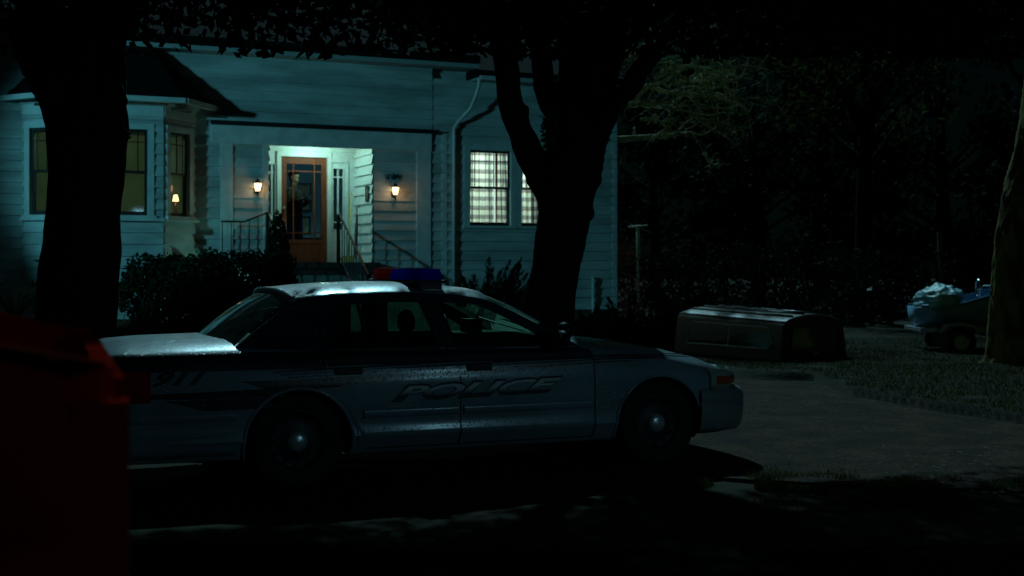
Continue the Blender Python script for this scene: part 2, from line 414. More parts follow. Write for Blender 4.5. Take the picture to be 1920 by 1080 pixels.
# door casing, sidelight casings
rb.box(mb, DH[0]-.085, DH[0]-.005, .002, .04, 1.68, 3.80); rb.box(mb, DH[1]+.005, DH[1]+.085, .002, .04, 1.68, 3.80); rb.box(mb, DH[0]-.005, DH[1]+.005, .002, .038, 3.705, 3.80)
rb.box(mb, SLr[0]-.07, SLr[1]+.07, .002, .03, 3.62, 3.68); rb.box(mb, SLr[0]-.10, SLr[0]-.055, .002, .028, 1.68, 3.62); rb.box(mb, SLr[1]+.055, SLr[1]+.10, .002, .028, 1.68, 3.62)
rb.box(mb, .06, 1.99, .002, .022, 3.82, 3.868)
mb.build('door_casing', M['trim'], house)
def sidelight(h, mun):
    mb = MB(); a0, a1, z0, z1 = h
    for t in mun: rb.box(mb, a0+(a1-a0)*t-.014, a0+(a1-a0)*t+.014, -.045, -.01, z0, z1)
    for z in (z0+.14, z1-.16): rb.box(mb, a0, a1, -.043, -.012, z-.012, z+.012)
    rb.box(mb, a0-.02, a0, -.05, .012, z0-.02, z1+.02); rb.box(mb, a1, a1+.02, -.05, .012, z0-.02, z1+.02); rb.box(mb, a0, a1, -.05, .011, z1, z1+.02); rb.box(mb, a0, a1, -.05, .011, z0-.02, z0)
    o = mb.build('sidelight', M['trim'], house); mb = MB()
    mb.add([rb.pt(a0, -.035, z0), rb.pt(a1, -.035, z0), rb.pt(a1, -.035, z1), rb.pt(a0, -.035, z1)], [(0,1,2,3)]); mb.build('pane', M['glass'], o)
sidelight(SLl, (.5,)); sidelight(SLr, (.5,))
# door
mb = MB(); a0, a1, z0, z1 = DH; st = .105
rb.box(mb, a0, a0+st, -.055, -.01, z0, z1); rb.box(mb, a1-st, a1, -.055, -.01, z0, z1)
rb.box(mb, a0+st, a1-st, -.054, -.011, z1-.13, z1); rb.box(mb, a0+st, a1-st, -.054, -.011, z0, z0+.19); rb.box(mb, a0+st, a1-st, -.04, -.022, z0+.19, z0+.37); rb.box(mb, a0+st, a1-st, -.054, -.011, z0+.37, z0+.44)
iw = a1 - a0 - 2*st
for t in (.20, .80): rb.box(mb, a0+st+iw*t-.012, a0+st+iw*t+.012, -.045, -.018, z0+.44, z1-.13)
for z in (z0+.57, z1-.27): rb.box(mb, a0+st, a1-st, -.044, -.019, z-.012, z+.012)
door = mb.build('front_door', M['wood'], house)
mb = MB(); mb.add([rb.pt(a0+st, -.032, z0+.44), rb.pt(a1-st, -.032, z0+.44), rb.pt(a1-st, -.032, z1-.13), rb.pt(a0+st, -.032, z1-.13)], [(0,1,2,3)]); mb.build('pane', M['glass'], door)
mb = MB(); mb.sphere(rb.pt(a0+.05, .035, 2.72), .028); mb.tube([rb.pt(a0+.05, -.01, 2.72), rb.pt(a0+.05, .03, 2.72)], .012); mb.build('door_knob', M['alu'], door, smooth=True)
# trims of the facade
mb = MB()
fac.box(mb, A_(-2.0), A_(2.17), .002, .075, 3.80, 4.13)
fac.box(mb, A_(-1.84), A_(-1.62), .002, .055, .9, 3.88); fac.box(mb, A_(1.88), A_(2.16), .002, .055, .9, 3.88)
fac.box(mb, A_(-.97)-.10, A_(-.97), .002, .040, 1.68, 3.88); 
fac.box(mb, A_(6.10), A_(6.20), .002, .035, .80, ZT-.1)
fac.box(mb, A_(2.40), A_(2.50), .002, .035, .80, 4.22)
fac.box(mb, A_(-9), A_(6.2), .002, .050, .74, .80)
mb.build('trim_boards', M['trim'], house)
mb = MB(); fac.box(mb, A_(-2.02), A_(2.30), .002, .17, 4.165, 4.20); fac.box(mb, A_(-2.0), A_(2.28), .002, .11, 4.132, 4.163); mb.build('drip_ledge', mat('tarred_flashing', (.012,.012,.013), .6), house)
# foundation
mb = MB()
for p in ((-9, -2.0), (-2.0, 2.4)): fac.box(mb, A_(p[0]), A_(p[1]), -.2, -.02, -.3, .76 if p[0] > -5 else 1.3)
bayP = [(-5.15, FY), (-4.50, FY-.65), (-2.94, FY-.65), (-2.29, FY)]
cx = [(-5.02, FY), (-4.45, FY-.55), (-3.0, FY-.55), (-2.42, FY)]
for (p, q) in zip(cx, cx[1:]): w = Wall(p, q); w.box(mb, 0, w.L, -.12, 0, -.2, 1.30)
mb.build('foundation', M['found'], house)
mb = MB(); fac.box(mb, A_(2.4), A_(6.17), -.2, -.02, -.3, .78); mb.box((6.0, FY, -.3), (6.15, 7, .78)); mb.build('foundation', M['foundr'], house)
# bay
bw = [Wall(p, q) for p, q in zip(bayP, bayP[1:])]
sd = MB()
BW = [[(.16, .78, 2.47, 3.93)], [(.22, .93, 2.47, 3.93), (1.02, 1.345, 2.47, 3.93)], [(.15, .72, 2.47, 3.93)]]
BW = [[(.16, .78, 2.47, 3.93)], [(.42, 1.30, 2.47, 3.93)], [(.15, .72, 2.47, 3.93)]]
mun = (.18, .5, .82)
for w, hs in zip(bw, BW):
    w.siding(sd, 1.38, 2.38, e=.20); w.siding(sd, 2.38, 4.25, hs, e=.19); w.inner(sd, 1.3, 4.4, hs)
sd.add([(p[0], p[1], 1.38) for p in bayP], [(3,2,1,0)])
sd.build('bay_wall', M['siding'], house)
tb = MB()
for nm, args in (('sill_belt', ((-.004, .10, 2.375, 2.425),)), ('bay_frieze', ((0, .04, 4.16, 4.40), (-.01, .09, 4.34, 4.42))), ('water_table', ((0, .045, 1.34, 1.41),))):
    tb = MB()
    for w in bw:
        for (e_, o_, za, zb) in args: w.box(tb, e_, w.L-e_, .002, o_, za, zb)
    tb.build(nm, M['trim'], house)
for w, hs in zip(bw, BW):
    for h in hs: window(w, *h, mun, casing=.10)
for h in (W1, W2): window(fac, *h, (.15, .61, .84), casing=.12)
# bay roof
def offs(p, d):
    c = Vector((-3.72, FY+.2)); v = Vector(p) - c; return c + v * (1 + d / v.length)
ev = [offs(p, .42) for p in bayP]; ev[0].y = FY + .1; ev[3].y = FY + .1
apx = [(-4.2, FY+.0, 5.72), (-3.2, FY+.0, 5.72)]
mb = MB()
V = [(e.x, e.y, 4.44) for e in ev] + apx
mb.add(V, [(0,1,4), (1,2,5,4), (2,3,5)])
mb.build('bay_roof', mat('dark_shingles', (.014,.013,.012), .95, col2=(.007,.007,.007), nscale=12, bump=.8, bscale=30, spec=.04), house)
M['shingle'] = bpy.data.materials['dark_shingles']
mb = MB(); mb.add([(e.x, e.y, 4.43) for e in ev], [(0,1,2,3)])
for p, q in zip(ev, ev[1:]):
    w = Wall(p, q); w.box(mb, -.02, w.L+.02, 0, .10, 4.37, 4.455)
mb.build('bay_eave', M['trim'], house)
# main roofs
mb = MB()
def roof(x0, x1, ze, y0, y1, rise, hip):
    ym = (y0 + y1) / 2
    a = [(x0,y0,ze),(x1,y0,ze),(x1,y1,ze),(x0,y1,ze),(x0+hip,ym,ze+rise),(x1-hip,ym,ze+rise)]
    b = [(x, y, z-.14) for x, y, z in a[:4]]
    mb.add(a, [(0,1,5,4),(2,3,4,5),(1,2,5),(3,0,4)]); mb.add(a[:4]+b, [(0,4,5,1),(1,5,6,2),(2,6,7,3),(3,7,4,0),(4,7,6,5)])
roof(-9.6, 3.02, 5.62, FY-.45, 7.5, 2.4, 3.2)
roof(2.95, 6.55, 5.36, FY-.42, 7.5, 2.1, 2.2)
mb.build('roof', M['shingle'], house)
mb = MB(); fac.box(mb, A_(-9.5), A_(2.99), -.1, .44, ZT+.10, ZT+.18); fac.box(mb, A_(2.99), A_(6.5), -.1, .40, ZT-.10, ZT-.065); mb.build('soffit', M['soffit'], house)
# gutter and downspout
mb = MB(); fac.box(mb, A_(3.0), A_(6.52), .425, .54, 5.16, 5.235); o = mb.build('gutter', M['trim'], house)
mb = MB(); q = lambda u, o_, z: fac.pt(A_(u), o_, z)
mb.tube([q(2.98,.46,5.2), q(3.0,.44,5.08), q(2.97,.36,4.88), q(2.88,.28,4.62), q(2.68,.12,4.36), q(2.62,.09,4.25), q(2.62,.085,1.2)], .034, 10)
mb.build('downspout', M['trim'], o, smooth=True)
mb = MB(); mb.tube([q(5.62,.10,1.40), q(5.62,.10,.0)], .035, 8); mb.build('drain_pipe', M['trim'], house, smooth=True)
# porch floor, steps
mb = MB(); mb.box((-1.9, FY-.32, 1.58), (1.06, -.0, 1.68)); mb.build('porch_floor', M['stepdk'], house)
st = MB(); tr = MB()
for k in range(6):
    y1 = FY - .30 - .29 * k; zt = 1.50 - .18 * k
    st.box((-1.0, y1-.27, zt-.5), (.95, y1, zt-.035)); tr.box((-1.04, y1-.31, zt-.034), (.99, y1, zt))
st.build('steps', M['step'], house); tr.build('step_treads', M['stepdk'], house)
mb = MB()
vs = [(1.0, FY-.02, 1.68), (1.0, FY-2.0, .5), (1.0, FY-2.0, .2), (1.0, FY-.02, .2)]
mb.add(vs + [(x+.10, y, z) for x, y, z in vs], [(0,1,2,3), (7,6,5,4), (0,4,5,1), (1,5,6,2), (2,6,7,3), (3,7,4,0)])
mb.build('stair_stringer', M['trim'], house)
# rooms behind the windows
def room(x0, x1, y0, y1, z0, z1, m, holes_front=True, name='interior_wall'):
    mb = MB(); e = .003
    mb.add([(x0,y1,z0),(x1,y1,z0),(x1,y1,z1),(x0,y1,z1)], [(0,1,2,3)])
    mb.add([(x0,y0,z0),(x0,y1,z0),(x0,y1,z1),(x0,y0,z1)], [(0,1,2,3)]); mb.add([(x1,y0,z0),(x1,y1,z0),(x1,y1,z1),(x1,y0,z1)], [(3,2,1,0)])
    mb.add([(x0,y0,z1),(x1,y0,z1),(x1,y1,z1),(x0,y1,z1)], [(0,1,2,3)]); mb.add([(x0,y0,z0),(x1,y0,z0),(x1,y1,z0),(x0,y1,z0)], [(0,1,2,3)], 1)
    mb.build(name, [m, M['carpet']], house)
room(-6.2, -1.3, FY+.13, 3.0, 1.70, 4.3, M['olive'])
room(-.95, 1.25, .10, 2.6, 1.685, 4.3, M['teal'])
room(2.5, 5.4, FY+.13, 2.2, 1.70, 4.3, M['cream'])
mb = MB(); mb.box((-5.0, FY-.55, 1.70), (-2.4, FY+.13, 1.72)); mb.build('bay_floor', M['carpet'], house)
mb = MB(); mb.box((-5.0, FY-.55, 4.3), (-2.4, FY+.13, 4.32)); mb.build('bay_ceiling', M['carpet'], house)
# house number: iron figures
def text_obj(txt, size, ext=.0, shear=0, sx=1, bold=0):
    cu = bpy.data.curves.new('t', 'FONT'); cu.body = txt; cu.size = size; cu.extrude = ext; cu.shear = shear; cu.offset = bold; cu.resolution_u = 3
    o = bpy.data.objects.new('t', cu); COL.objects.link(o)
    dg = bpy.context.evaluated_depsgraph_get(); dg.update(); me = bpy.data.meshes.new_from_object(o.evaluated_get(dg))
    vs = [(v.co.x * sx, v.co.y, v.co.z) for v in me.vertices]; fs = [tuple(p.vertices) for p in me.polygons]
    bpy.data.objects.remove(o); bpy.data.meshes.remove(me)
    x0 = min(v[0] for v in vs); return [(v[0]-x0, v[1], v[2]) for v in vs], fs
hn = thing('house_number', 'black numerals 184 above the right porch lamp', 'house number', HW @ Vector((1.25, FY-.03, 3.25)), HT)
for i, ch in enumerate('184'):
    vs, fs = text_obj(ch, .15, .01, bold=.0); mb = MB(); mb.add([(x + i*.105, -.03 - z, y) for x, y, z in vs], fs); mb.build('numeral', M['iron'], hn)

def pointlight(name, loc, e, col, r=.05, parent=None):
    l = bpy.data.lights.new(name, 'POINT'); l.energy = e; l.color = col; l.shadow_soft_size = r
    o = bpy.data.objects.new(name, l); COL.objects.link(o); o.location = loc
    if parent: o.parent = parent
    return o
def lantern(u, z, label):
    t = thing('wall_lantern', label, 'lamp', HW @ Vector((u, FY-.03, z)), HT, 'lanterns on either side of the porch')
    mb = MB(); mb.box((-.045,-.005,-.11),(.045,.012,.10)); mb.tube([(0,0,-.07),(0,-.06,-.13),(0,-.11,-.10)], .010); mb.tube([(0,-.11,-.20),(0,-.11,-.08)], [.006,.018], 8)
    mb.build('bracket', M['iron'], t)
    mb = MB(); mb.lathe([(0,.15),(.02,.145),(.03,.12),(.075,.085),(.08,.07),(0,.07)], (0,-.11,0), n=6)
    mb.lathe([(0,-.085),(.04,-.085),(.046,-.07),(0,-.07)], (0,-.11,0), n=6)
    for k in range(6):
        a = k * math.pi / 3; mb.tube([(.044*math.cos(a), -.11+.044*math.sin(a), -.07), (.073*math.cos(a), -.11+.073*math.sin(a), .07)], .0045, 4)
    mb.build('cage', M['iron'], t)
    mb = MB(); mb.lathe([(.001,-.07),(.040,-.068),(.068,.068),(.001,.069)], (0,-.11,0), n=12)
    mb.build('lamp_glass', LG, t, smooth=True)
    pointlight('bulb', (0,-.19,.0), 1.7, (1,.66,.36), .04, t)
LG = mat('glowing_lamp_glass', (.8,.7,.5), .4, emit=(1.0,.62,.28), estr=5.0)
lantern(-1.19, 3.03, 'lit lantern on the wall left of the front door')
lantern(1.42, 3.02, 'lit lantern under the house number right of the door')
# porch ceiling lamp: hidden behind the frieze, lights the recess
t = thing('ceiling_lamp', 'flush round lamp on the porch ceiling above the door', 'lamp', HW @ Vector((.10, -.70, 3.958)), HT)
mb = MB(); mb.lathe([(0,0),(.13,0),(.13,-.012),(0,-.012)], n=20); mb.build('lamp_base', M['alu'], t)
mb = MB(); mb.lathe([(.11,-.012),(.10,-.030),(.05,-.038),(0.001,-.040)], n=20); mb.build('lamp_shade', mat('frosted_lamp_shade', (.8,.8,.8), .4, emit=(.5,1,.8), estr=4), t, smooth=True)
pointlight('bulb', (0,0,-.082), 36.0, (.50,1.0,.80), .035, t)
GLP = HW @ Vector((-1.25, FY-.85, 0)); GLP.z = gz(GLP.x, GLP.y) + .02
t = thing('garden_light', 'low garden light behind the hedge, shining on the house wall', 'garden light', GLP, HT)
mb = MB(); mb.tube([(0,0,-.1),(0,0,.16)], .018, 8); mb.build('stake', M['iron'], t)
mb = MB(); mb.lathe([(.001,.30),(.07,.27),(.075,.25),(.055,.24)], n=16); mb.build('cap', M['iron'], t)
mb = MB(); mb.lathe([(.045,.165),(.05,.24)], n=16); mb.build('lamp_glass', mat('garden_lamp_glass', (.8,.8,.8), .4, emit=(.3,1,.85), estr=4), t, smooth=True)
pointlight('bulb', (0,.13,.22), 20, (.26,1.0,.85), .05, t)
# rooms light
t = thing('table_lamp', 'small table lamp glowing inside the bay window room', 'lamp', HW @ Vector((-2.22, 1.2, 2.25)), HT)
mb = MB(); mb.lathe([(0,0),(.09,0),(.09,.02),(.02,.05),(.05,.3),(.015,.55),(.01,.62)], n=14)
mb.build('lamp_base', M['wood'], t, smooth=True)
mb = MB(); mb.lathe([(.035,.74),(.06,.62)], n=18); mb.build('lamp_shade', mat('glowing_shade', (.8,.6,.4), .6, emit=(1,.7,.25), estr=3), t, smooth=True)
pointlight('bulb', (0,0,.69), 7, (1,.70,.34), .03, t)
pointlight('room_bulb', HW @ Vector((-3.3, FY+.45, 4.16)), 24, (.70,1.0,.66), .15)
pointlight('hall_bulb', HW @ Vector((.45, .40, 4.1)), 7.0, (.6,.9,1), .12)
pointlight('kitchen_bulb', HW @ Vector((3.95, .3, 3.9)), 210, (.80,.97,1.0), .25)

# plaid curtains: one set behind each window of the right wing
def curtain_mat():
    m = bpy.data.materials.new('plaid_cloth'); m.use_nodes = True; n = m.node_tree.nodes; l = m.node_tree.links; n.clear()
    out = n.new('ShaderNodeOutputMaterial'); tc = n.new('ShaderNodeTexCoord'); sp = n.new('ShaderNodeSeparateXYZ'); l.new(tc.outputs['UV'], sp.inputs[0])
    def band(sock, freq, ph, lo, hi, a, b):
        m1 = n.new('ShaderNodeMath'); m1.operation = 'MULTIPLY_ADD'; m1.inputs[1].default_value = freq; m1.inputs[2].default_value = ph; l.new(sock, m1.inputs[0])
        m2 = n.new('ShaderNodeMath'); m2.operation = 'FRACT'; l.new(m1.outputs[0], m2.inputs[0])
        r = n.new('ShaderNodeValToRGB'); e = r.color_ramp.elements; e[0].position = 0; e[0].color = (*a,1); e[1].position = 1; e[1].color = (*a,1)
        for p, c in ((lo-.04,a),(lo,b),(hi,b),(hi+.04,a)): k = r.color_ramp.elements.new(p); k.color = (*c,1)
        l.new(m2.outputs[0], r.inputs[0]); return r.outputs[0]
    w = (.92,.93,.88)
    cs = [band(sp.outputs[0], 6.2, 0, .28, .66, w, (.20,.21,.23)), band(sp.outputs[0], 3.1, .3, .44, .52, w, (.22,.10,.08)),
          band(sp.outputs[1], 5.6, 0, .24, .66, w, (.36,.36,.37)), band(sp.outputs[1], 2.8, .35, .46, .50, w, (.70,.55,.5))]
    c = cs[0]
    for k in cs[1:]:
        x = n.new('ShaderNodeMix'); x.data_type = 'RGBA'; x.blend_type = 'MULTIPLY'; x.inputs['Factor'].default_value = 1
        l.new(c, x.inputs[6]); l.new(k, x.inputs[7]); c = x.outputs[2]
    t = n.new('ShaderNodeBsdfTranslucent'); d = n.new('ShaderNodeBsdfDiffuse'); x = n.new('ShaderNodeMixShader'); x.inputs[0].default_value = .35
    l.new(c, t.inputs[0]); l.new(c, d.inputs[0]); l.new(t.outputs[0], x.inputs[1]); l.new(d.outputs[0], x.inputs[2]); l.new(x.outputs[0], out.inputs[0]); return m
M['plaid'] = curtain_mat()
def curtain(u0, u1, z0, z1, parent, seed, gather=0):
    mb = MB(); nu, nv = 90, 14
    def fn(s, t):
        x = u0 + (u1-u0) * s; y = .045 * math.sin(s * 31 + seed + .6*math.sin(s*9)) + .012 * math.sin(s*67+t*1.5)
        if gather: x += gather * (1-t) * s * .25
        return (x, y, z0 + (z1-z0) * t)
    mb.grid(fn, nu, nv); o = mb.build('curtain_panel', M['plaid'], parent, smooth=True)
    uv = o.data.uv_layers.new(name='UVMap')
    for lp in o.data.loops:
        i = lp.vertex_index; s, t = (i % (nu+1)) / nu, (i // (nu+1)) / nv
        uv.data[lp.index].uv = ((u1-u0) * s * 1.12 + .035*math.sin(s*31+seed) + .02*math.sin(s*13+2*seed+t), (z1-z0) * t + .006*math.sin(s*31))
    return o
for (u0, u1, lab) in ((2.93, 3.88, 'plaid curtain glowing in the window left of the forked tree'), (4.03, 4.98, 'plaid curtain in the window half hidden by the forked tree')):
    t = thing('curtain', lab, 'curtain', HW @ Vector((u0, FY+.24, 2.3)), HT, 'plaid curtains in the right wing')
    L = u1 - u0
    curtain(0, L*.70, .02, 1.60, t, u0, 0); curtain(L*.72, L, .02, 1.60, t, u0+2, .35)
    mb = MB(); mb.tube([(-.05,0,1.61),(L+.05,0,1.61)], .012); mb.build('curtain_rod', M['iron'], t)
t2 = thing('side_table', 'small round side table under the lamp in the bay room', 'table', HW @ Vector((-2.22, 1.2, 1.70)), HT)
mb = MB(); mb.lathe([(.001,.53),(.25,.53),(.25,.545),(.001,.545)], n=20); mb.build('table_top', M['wood'], t2)
mb = MB(); mb.lathe([(.16,0),(.03,.04),(.025,.53)], n=14); mb.build('pedestal', M['wood'], t2)
# things in the hall
def frame(name, label, loc, w, h, rz, colour, fm, group=None):
    t = thing(name, label, 'picture', loc, rz, group); b = .035
    mb = MB(); mb.box((-w/2,-.03,-h/2),(-w/2+b,0,h/2)); mb.box((w/2-b,-.03,-h/2),(w/2,0,h/2)); mb.box((-w/2+b,-.03,h/2-b),(w/2-b,0,h/2)); mb.box((-w/2+b,-.03,-h/2),(w/2-b,0,-h/2+b)); mb.build('picture_frame', fm, t)
    mb = MB(); mb.add([(-w/2+b,-.012,-h/2+b),(w/2-b,-.012,-h/2+b),(w/2-b,-.012,h/2-b),(-w/2+b,-.012,h/2-b)], [(0,1,2,3)]); mb.build('print', colour, t); return t
pr = mat('faded_print', (.30,.30,.20), .6, col2=(.14,.18,.14), nscale=9); dk = mat('dark_frame', (.03,.018,.012), .4)
frame('framed_picture', 'larger framed picture on the hall wall behind the person', HW @ Vector((.62, 2.58, 3.07)), .46, .60, HT, pr, dk, 'pictures in the hall')
frame('framed_picture', 'small framed picture low on the hall wall', HW @ Vector((.66, 2.58, 2.48)), .34, .38, HT, mat('pale_print', (.4,.45,.3), .6, col2=(.2,.25,.2), nscale=14), dk, 'pictures in the hall')
frame('wall_plaque', 'dark framed plaque hung on the lit siding beside the porch', HW @ Vector((1.0, FY+.24, 2.98)), .16, .30, HT - R(90), mat('plaque_face', (.30,.22,.20), .6), dk)
# cabinet in the hall
t = thing('hall_cabinet', 'dark wooden cabinet against the hall wall below the pictures', 'cabinet', HW @ Vector((.75, 2.38, 1.69)), HT)
mb = MB(); mb.box((-.4,-.18,.08),(.4,.18,.52)); mb.build('carcass', dk, t)
for s in (-1, 1):
    mb = MB(); mb.box((min(0,s*.37)+.01,-.2,.12),(max(0,s*.37)-.01,-.181,.48)); d_ = mb.build('door', M['wood'], t); mb = MB(); mb.sphere((s*.05,-.21,.3),.012,8,6); mb.build('knob', M['alu'], d_)
# broom and tool leaning on the side wall
t = thing('broom', 'yellow handled broom leaning in the corner of the porch', 'broom', HW @ Vector((.80, -.20, 1.68)), HT)
mb = MB(); mb.tube([(-.06,-.22,.10),(.10,.05,1.36)], .013, 8); mb.build('handle', mat('yellow_paint', (.55,.40,.05), .5), t, smooth=True)
mb = MB(); mb.box((-.16,-.27,0),(.04,-.20,.13)); mb.build('brush_head', mat('straw_bristles', (.45,.33,.08), .9), t)
t = thing('folded_umbrella', 'dark furled umbrella standing against the porch siding', 'umbrella', HW @ Vector((.90, -.42, 1.68)), HT)
mb = MB(); mb.tube([(0,0,0),(0,0,.12),(.01,0,.55),(.03,.02,.92),(.03,.02,.95)], [.006,.022,.035,.022,.006], 10); mb.build('cover', mat('brown_cloth', (.06,.025,.015), .9), t, smooth=True)
mb = MB(); mb.tube([(.03,.02,.94),(.035,.02,1.05),(.06,.02,1.09),(.08,.02,1.05)], .010, 8); mb.build('handle', M['wood'], t, smooth=True)
# iron handrails beside the steps
def handrail(u, label, newel=False):
    t = thing('handrail', label, 'handrail', HW @ Vector((u, FY-.05, 0)), HT, 'iron handrails of the porch steps')
    mb = MB(); top = lambda s: 2.54 - .62 * s * 1.0
    n = 10; L = 1.75
    mb.tube([(0,.0,2.55),(0,-.12,2.55)] + [(0, -.12-L*k/n, 2.55-1.12*k/n) for k in range(1, n+1)], .022, 6)
    mb.build('top_rail', M['iron'], t)
    mb = MB(); mb.tube([(0, -.12-L*k/n, 1.78-1.12*k/n) for k in range(n+1)], .014, 6); mb.build('lower_rail', M['iron'], t)
    for s, z in ((.02, 1.66), (L+.12, .45)):
        mb = MB(); mb.box((-.028,-s-.028,z),(.028,-s+.028, 2.57 if s < 1 else 1.48)); mb.build('post', M['iron'], t)
    for k in range(1, 12):
        y = -.12 - L*k/12; z = 1.78-1.12*k/12; mb = MB(); mb.tube([(0,y,z),(0,y,z+.78)], .010, 5); mb.build('baluster', M['iron'], t)
handrail(.33, 'iron handrail right of the front door steps')
handrail(-1.0, 'iron handrail behind the dark cone shaped shrub')
t = thing('porch_railing', 'iron balustrade along the porch left of the door', 'railing', HW @ Vector((-1.02, FY-.30, 1.6)), HT)
mb = MB(); mb.tube([(0,0,.98),(-.45,0,.80),(-.86,0,.80)], .018, 6); mb.build('top_rail', M['iron'], t)
for k in range(6):
    x = -.84 + .16*k; mb = MB(); mb.tube([(x,0,-.02),(x,0,.79 if x < -.45 else .80+.18*(x+.45)/.45)], .009, 5); mb.build('baluster', M['iron'], t)

# person standing in the hall behind the door glass
def person():
    t = thing('person', 'person in dark jacket and jeans standing behind the door glass', 'person', HW @ Vector((-.06, .50, 1.69)), HT + R(28))
    skin = mat('skin', (.42,.24,.17), .55); hairm = mat('dark_hair', (.015,.010,.008), .6)
    body = MB(); B = lambda pts, r: body.tube(pts, r, 12)
    body.sphere((0,0,1.66), .098, 16, 12, (.80,.98,1.18)); body.sphere((0,-.045,1.60), .062, 12, 8, (.85,.9,.95))
    B([(0,-.088,1.69),(0,-.112,1.645),(0,-.09,1.63)], [.010,.018,.010])
    for s in (-1, 1):
        body.sphere((s*.080,.012,1.655), .025, 8, 6, (.4,.8,1.2)); body.sphere((s*.032,-.092,1.68), .011, 8, 6)
    body.sphere((0,-.098,1.597), .016, 8, 6, (1.5,.6,.5))
    B([(0,.01,1.36),(0,0,1.57)], [.062,.054]); B([(0,0,.95),(0,0,1.15),(0,0,1.38)], [.13,.13,.10])
    for s in (-1, 1):
        B([(s*.09,0,.92),(s*.10,-.01,.50),(s*.105,.02,.10)], [.08,.055,.04]); B([(s*.105,.03,.07),(s*.11,-.14,.035)], [.042,.032])
        el = (s*.25,-.02,1.12); wr = (s*.10,-.27,1.20)
        B([(s*.17,0,1.40), el], [.052,.042]); B([el, wr], [.042,.028])
        palm = Vector((s*.05,-.335,1.215)); B([wr, tuple(palm)], [.028,.036])
        for k in range(4):
            a = palm + Vector((-s*.004,-.008,(k-1.5)*.02)); d = Vector((-s*.7,-.65,0)).normalized(); L = (.030,.034,.032,.025)[k]
            p1 = a + d*L; p2 = p1 + (d + Vector((-s*.6,.5,0))).normalized()*L*.8; B([tuple(a), tuple(p1), tuple(p2)], [.010,.009,.007])
        th = palm + Vector((s*.0,.015,.03)); B([tuple(th), tuple(th + Vector((-s*.02,-.03,.03))), tuple(th + Vector((-s*.035,-.05,.035)))], [.011,.010,.008])
    o = body.build('body', skin, t); fuse(o, .009, 3, mat=skin)
    h = MB(); h.sphere((0,.022,1.705), .105, 16, 12, (.86,.98,1.02)); h.sphere((0,-.055,1.755), .055, 12, 8, (1.3,.8,.6)); h.sphere((0,.07,1.62), .06, 12, 8)
    o = h.build('hair', hairm, t); fuse(o, .012, 2, .008, 14, mat=hairm)
    j = MB(); j.tube([(0,0,.88),(0,0,1.0),(0,0,1.2),(0,0,1.38),(0,.0,1.47)], [.165,.165,.18,.165,.08], 16)
    for s in (-1, 1):
        j.tube([(s*.06,0,1.42),(s*.175,0,1.39),(s*.25,-.02,1.12),(s*.13,-.23,1.185)], [.08,.075,.062,.046], 12)
    jm = mat('dark_plaid_jacket', (.05,.035,.028), .9, col2=(.020,.016,.016), nscale=14)
    o = j.build('jacket', jm, t); fuse(o, .016, 3, .010, 8, mat=jm)
    for v in o.data.vertices: v.co.y = v.co.y * .80 if abs(v.co.x) < .15 and v.co.y > -.15 else v.co.y
    tr = MB()
    for s in (-1, 1): tr.tube([(s*.08,0,.93),(s*.10,-.01,.5),(s*.105,.02,.06)], [.105,.08,.065], 14)
    tr.tube([(0,0,.84),(0,0,.96)], [.14,.145], 14)
    jn = mat('blue_jeans', (.05,.12,.22), .85, col2=(.03,.08,.16), nscale=7)
    o = tr.build('trousers', jn, t); fuse(o, .016, 2, .008, 7, mat=jn)
person()
t = thing('paper', 'folded white paper held by the person behind the door', 'paper', (HW @ Matrix.Translation((-.06,.50,1.69)) @ Matrix.Rotation(R(28),4,'Z')) @ Vector((0,-.40,1.24)), HT+R(28))
mb = MB(); mb.box((-.06,0,-.03),(.06,.004,.05)); mb.box((-.06,.005,-.03),(.06,.05,-.027)); mb.build('sheet', mat('white_paper', (.8,.8,.8), .7), t)

# ------------------------------------------------------------ police car
CT = R(22.9)
CAR0 = Vector((-1.513, 9.5, 0))
off = Matrix.Rotation(CT, 4, 'Z') @ Vector((0, .95, 0))     # centre line lies 0.95 m behind the near side plane
car = thing('police_car', 'white police sedan with POLICE lettering and roof light bar', 'car', CAR0 + off, CT)
def lerp(tab, x):
    if x <= tab[0][0]: return tab[0][1]
    for (a, b), (c, d) in zip(tab, tab[1:]):
        if x <= c: t = (x - a) / (c - a); t = t * t * (3 - 2 * t) * .5 + t * .5; return b + (d - b) * t
    return tab[-1][1]
WT = [(-1.40,.60),(-1.36,.76),(-1.28,.865),(-1.15,.915),(-.8,.945),(0,.955),(1,.962),(2.2,.960),(3.0,.945),(3.3,.930),(3.50,.905),(3.64,.845),(3.73,.72),(3.77,.52)]
def bul(z):
    return lerp([(.18,-.16),(.26,-.065),(.335,-.018),(.375,.012),(.40,.006),(.46,-.006),(.60,0),(.75,-.004),(.85,-.020),(.93,-.050),(1.0,-.10),(1.05,-.14)], z)
def sw(x, z): return lerp(WT, x) + bul(z)
TOPC = [(-1.40,.98),(-1.34,1.02),(-1.2,1.055),(-.9,1.075),(-.45,1.085),(2.05,1.06),(2.3,1.045),(2.7,1.0),(3.05,.945),(3.4,.872),(3.64,.785),(3.77,.71)]
SHO = [(-1.40,.95),(-1.34,.975),(-1.2,.985),(-.5,.985),(.5,.975),(2.1,.960),(2.5,.935),(3.0,.865),(3.4,.795),(3.66,.735),(3.77,.68)]
stx = [-1.40,-1.385,-1.36,-1.32,-1.26,-1.18] + [-1.1 + .08 * i for i in range(55)] + [3.30,3.36,3.42,3.47,3.52,3.57,3.62,3.66,3.69,3.72,3.745,3.76,3.77]
stx = sorted(set(round(v, 4) for v in stx if v <= 3.77))
zs_ = [.235,.25,.27,.30,.335,.355,.375,.39,.40,.43,.46,.52,.58,.65,.72,.80]
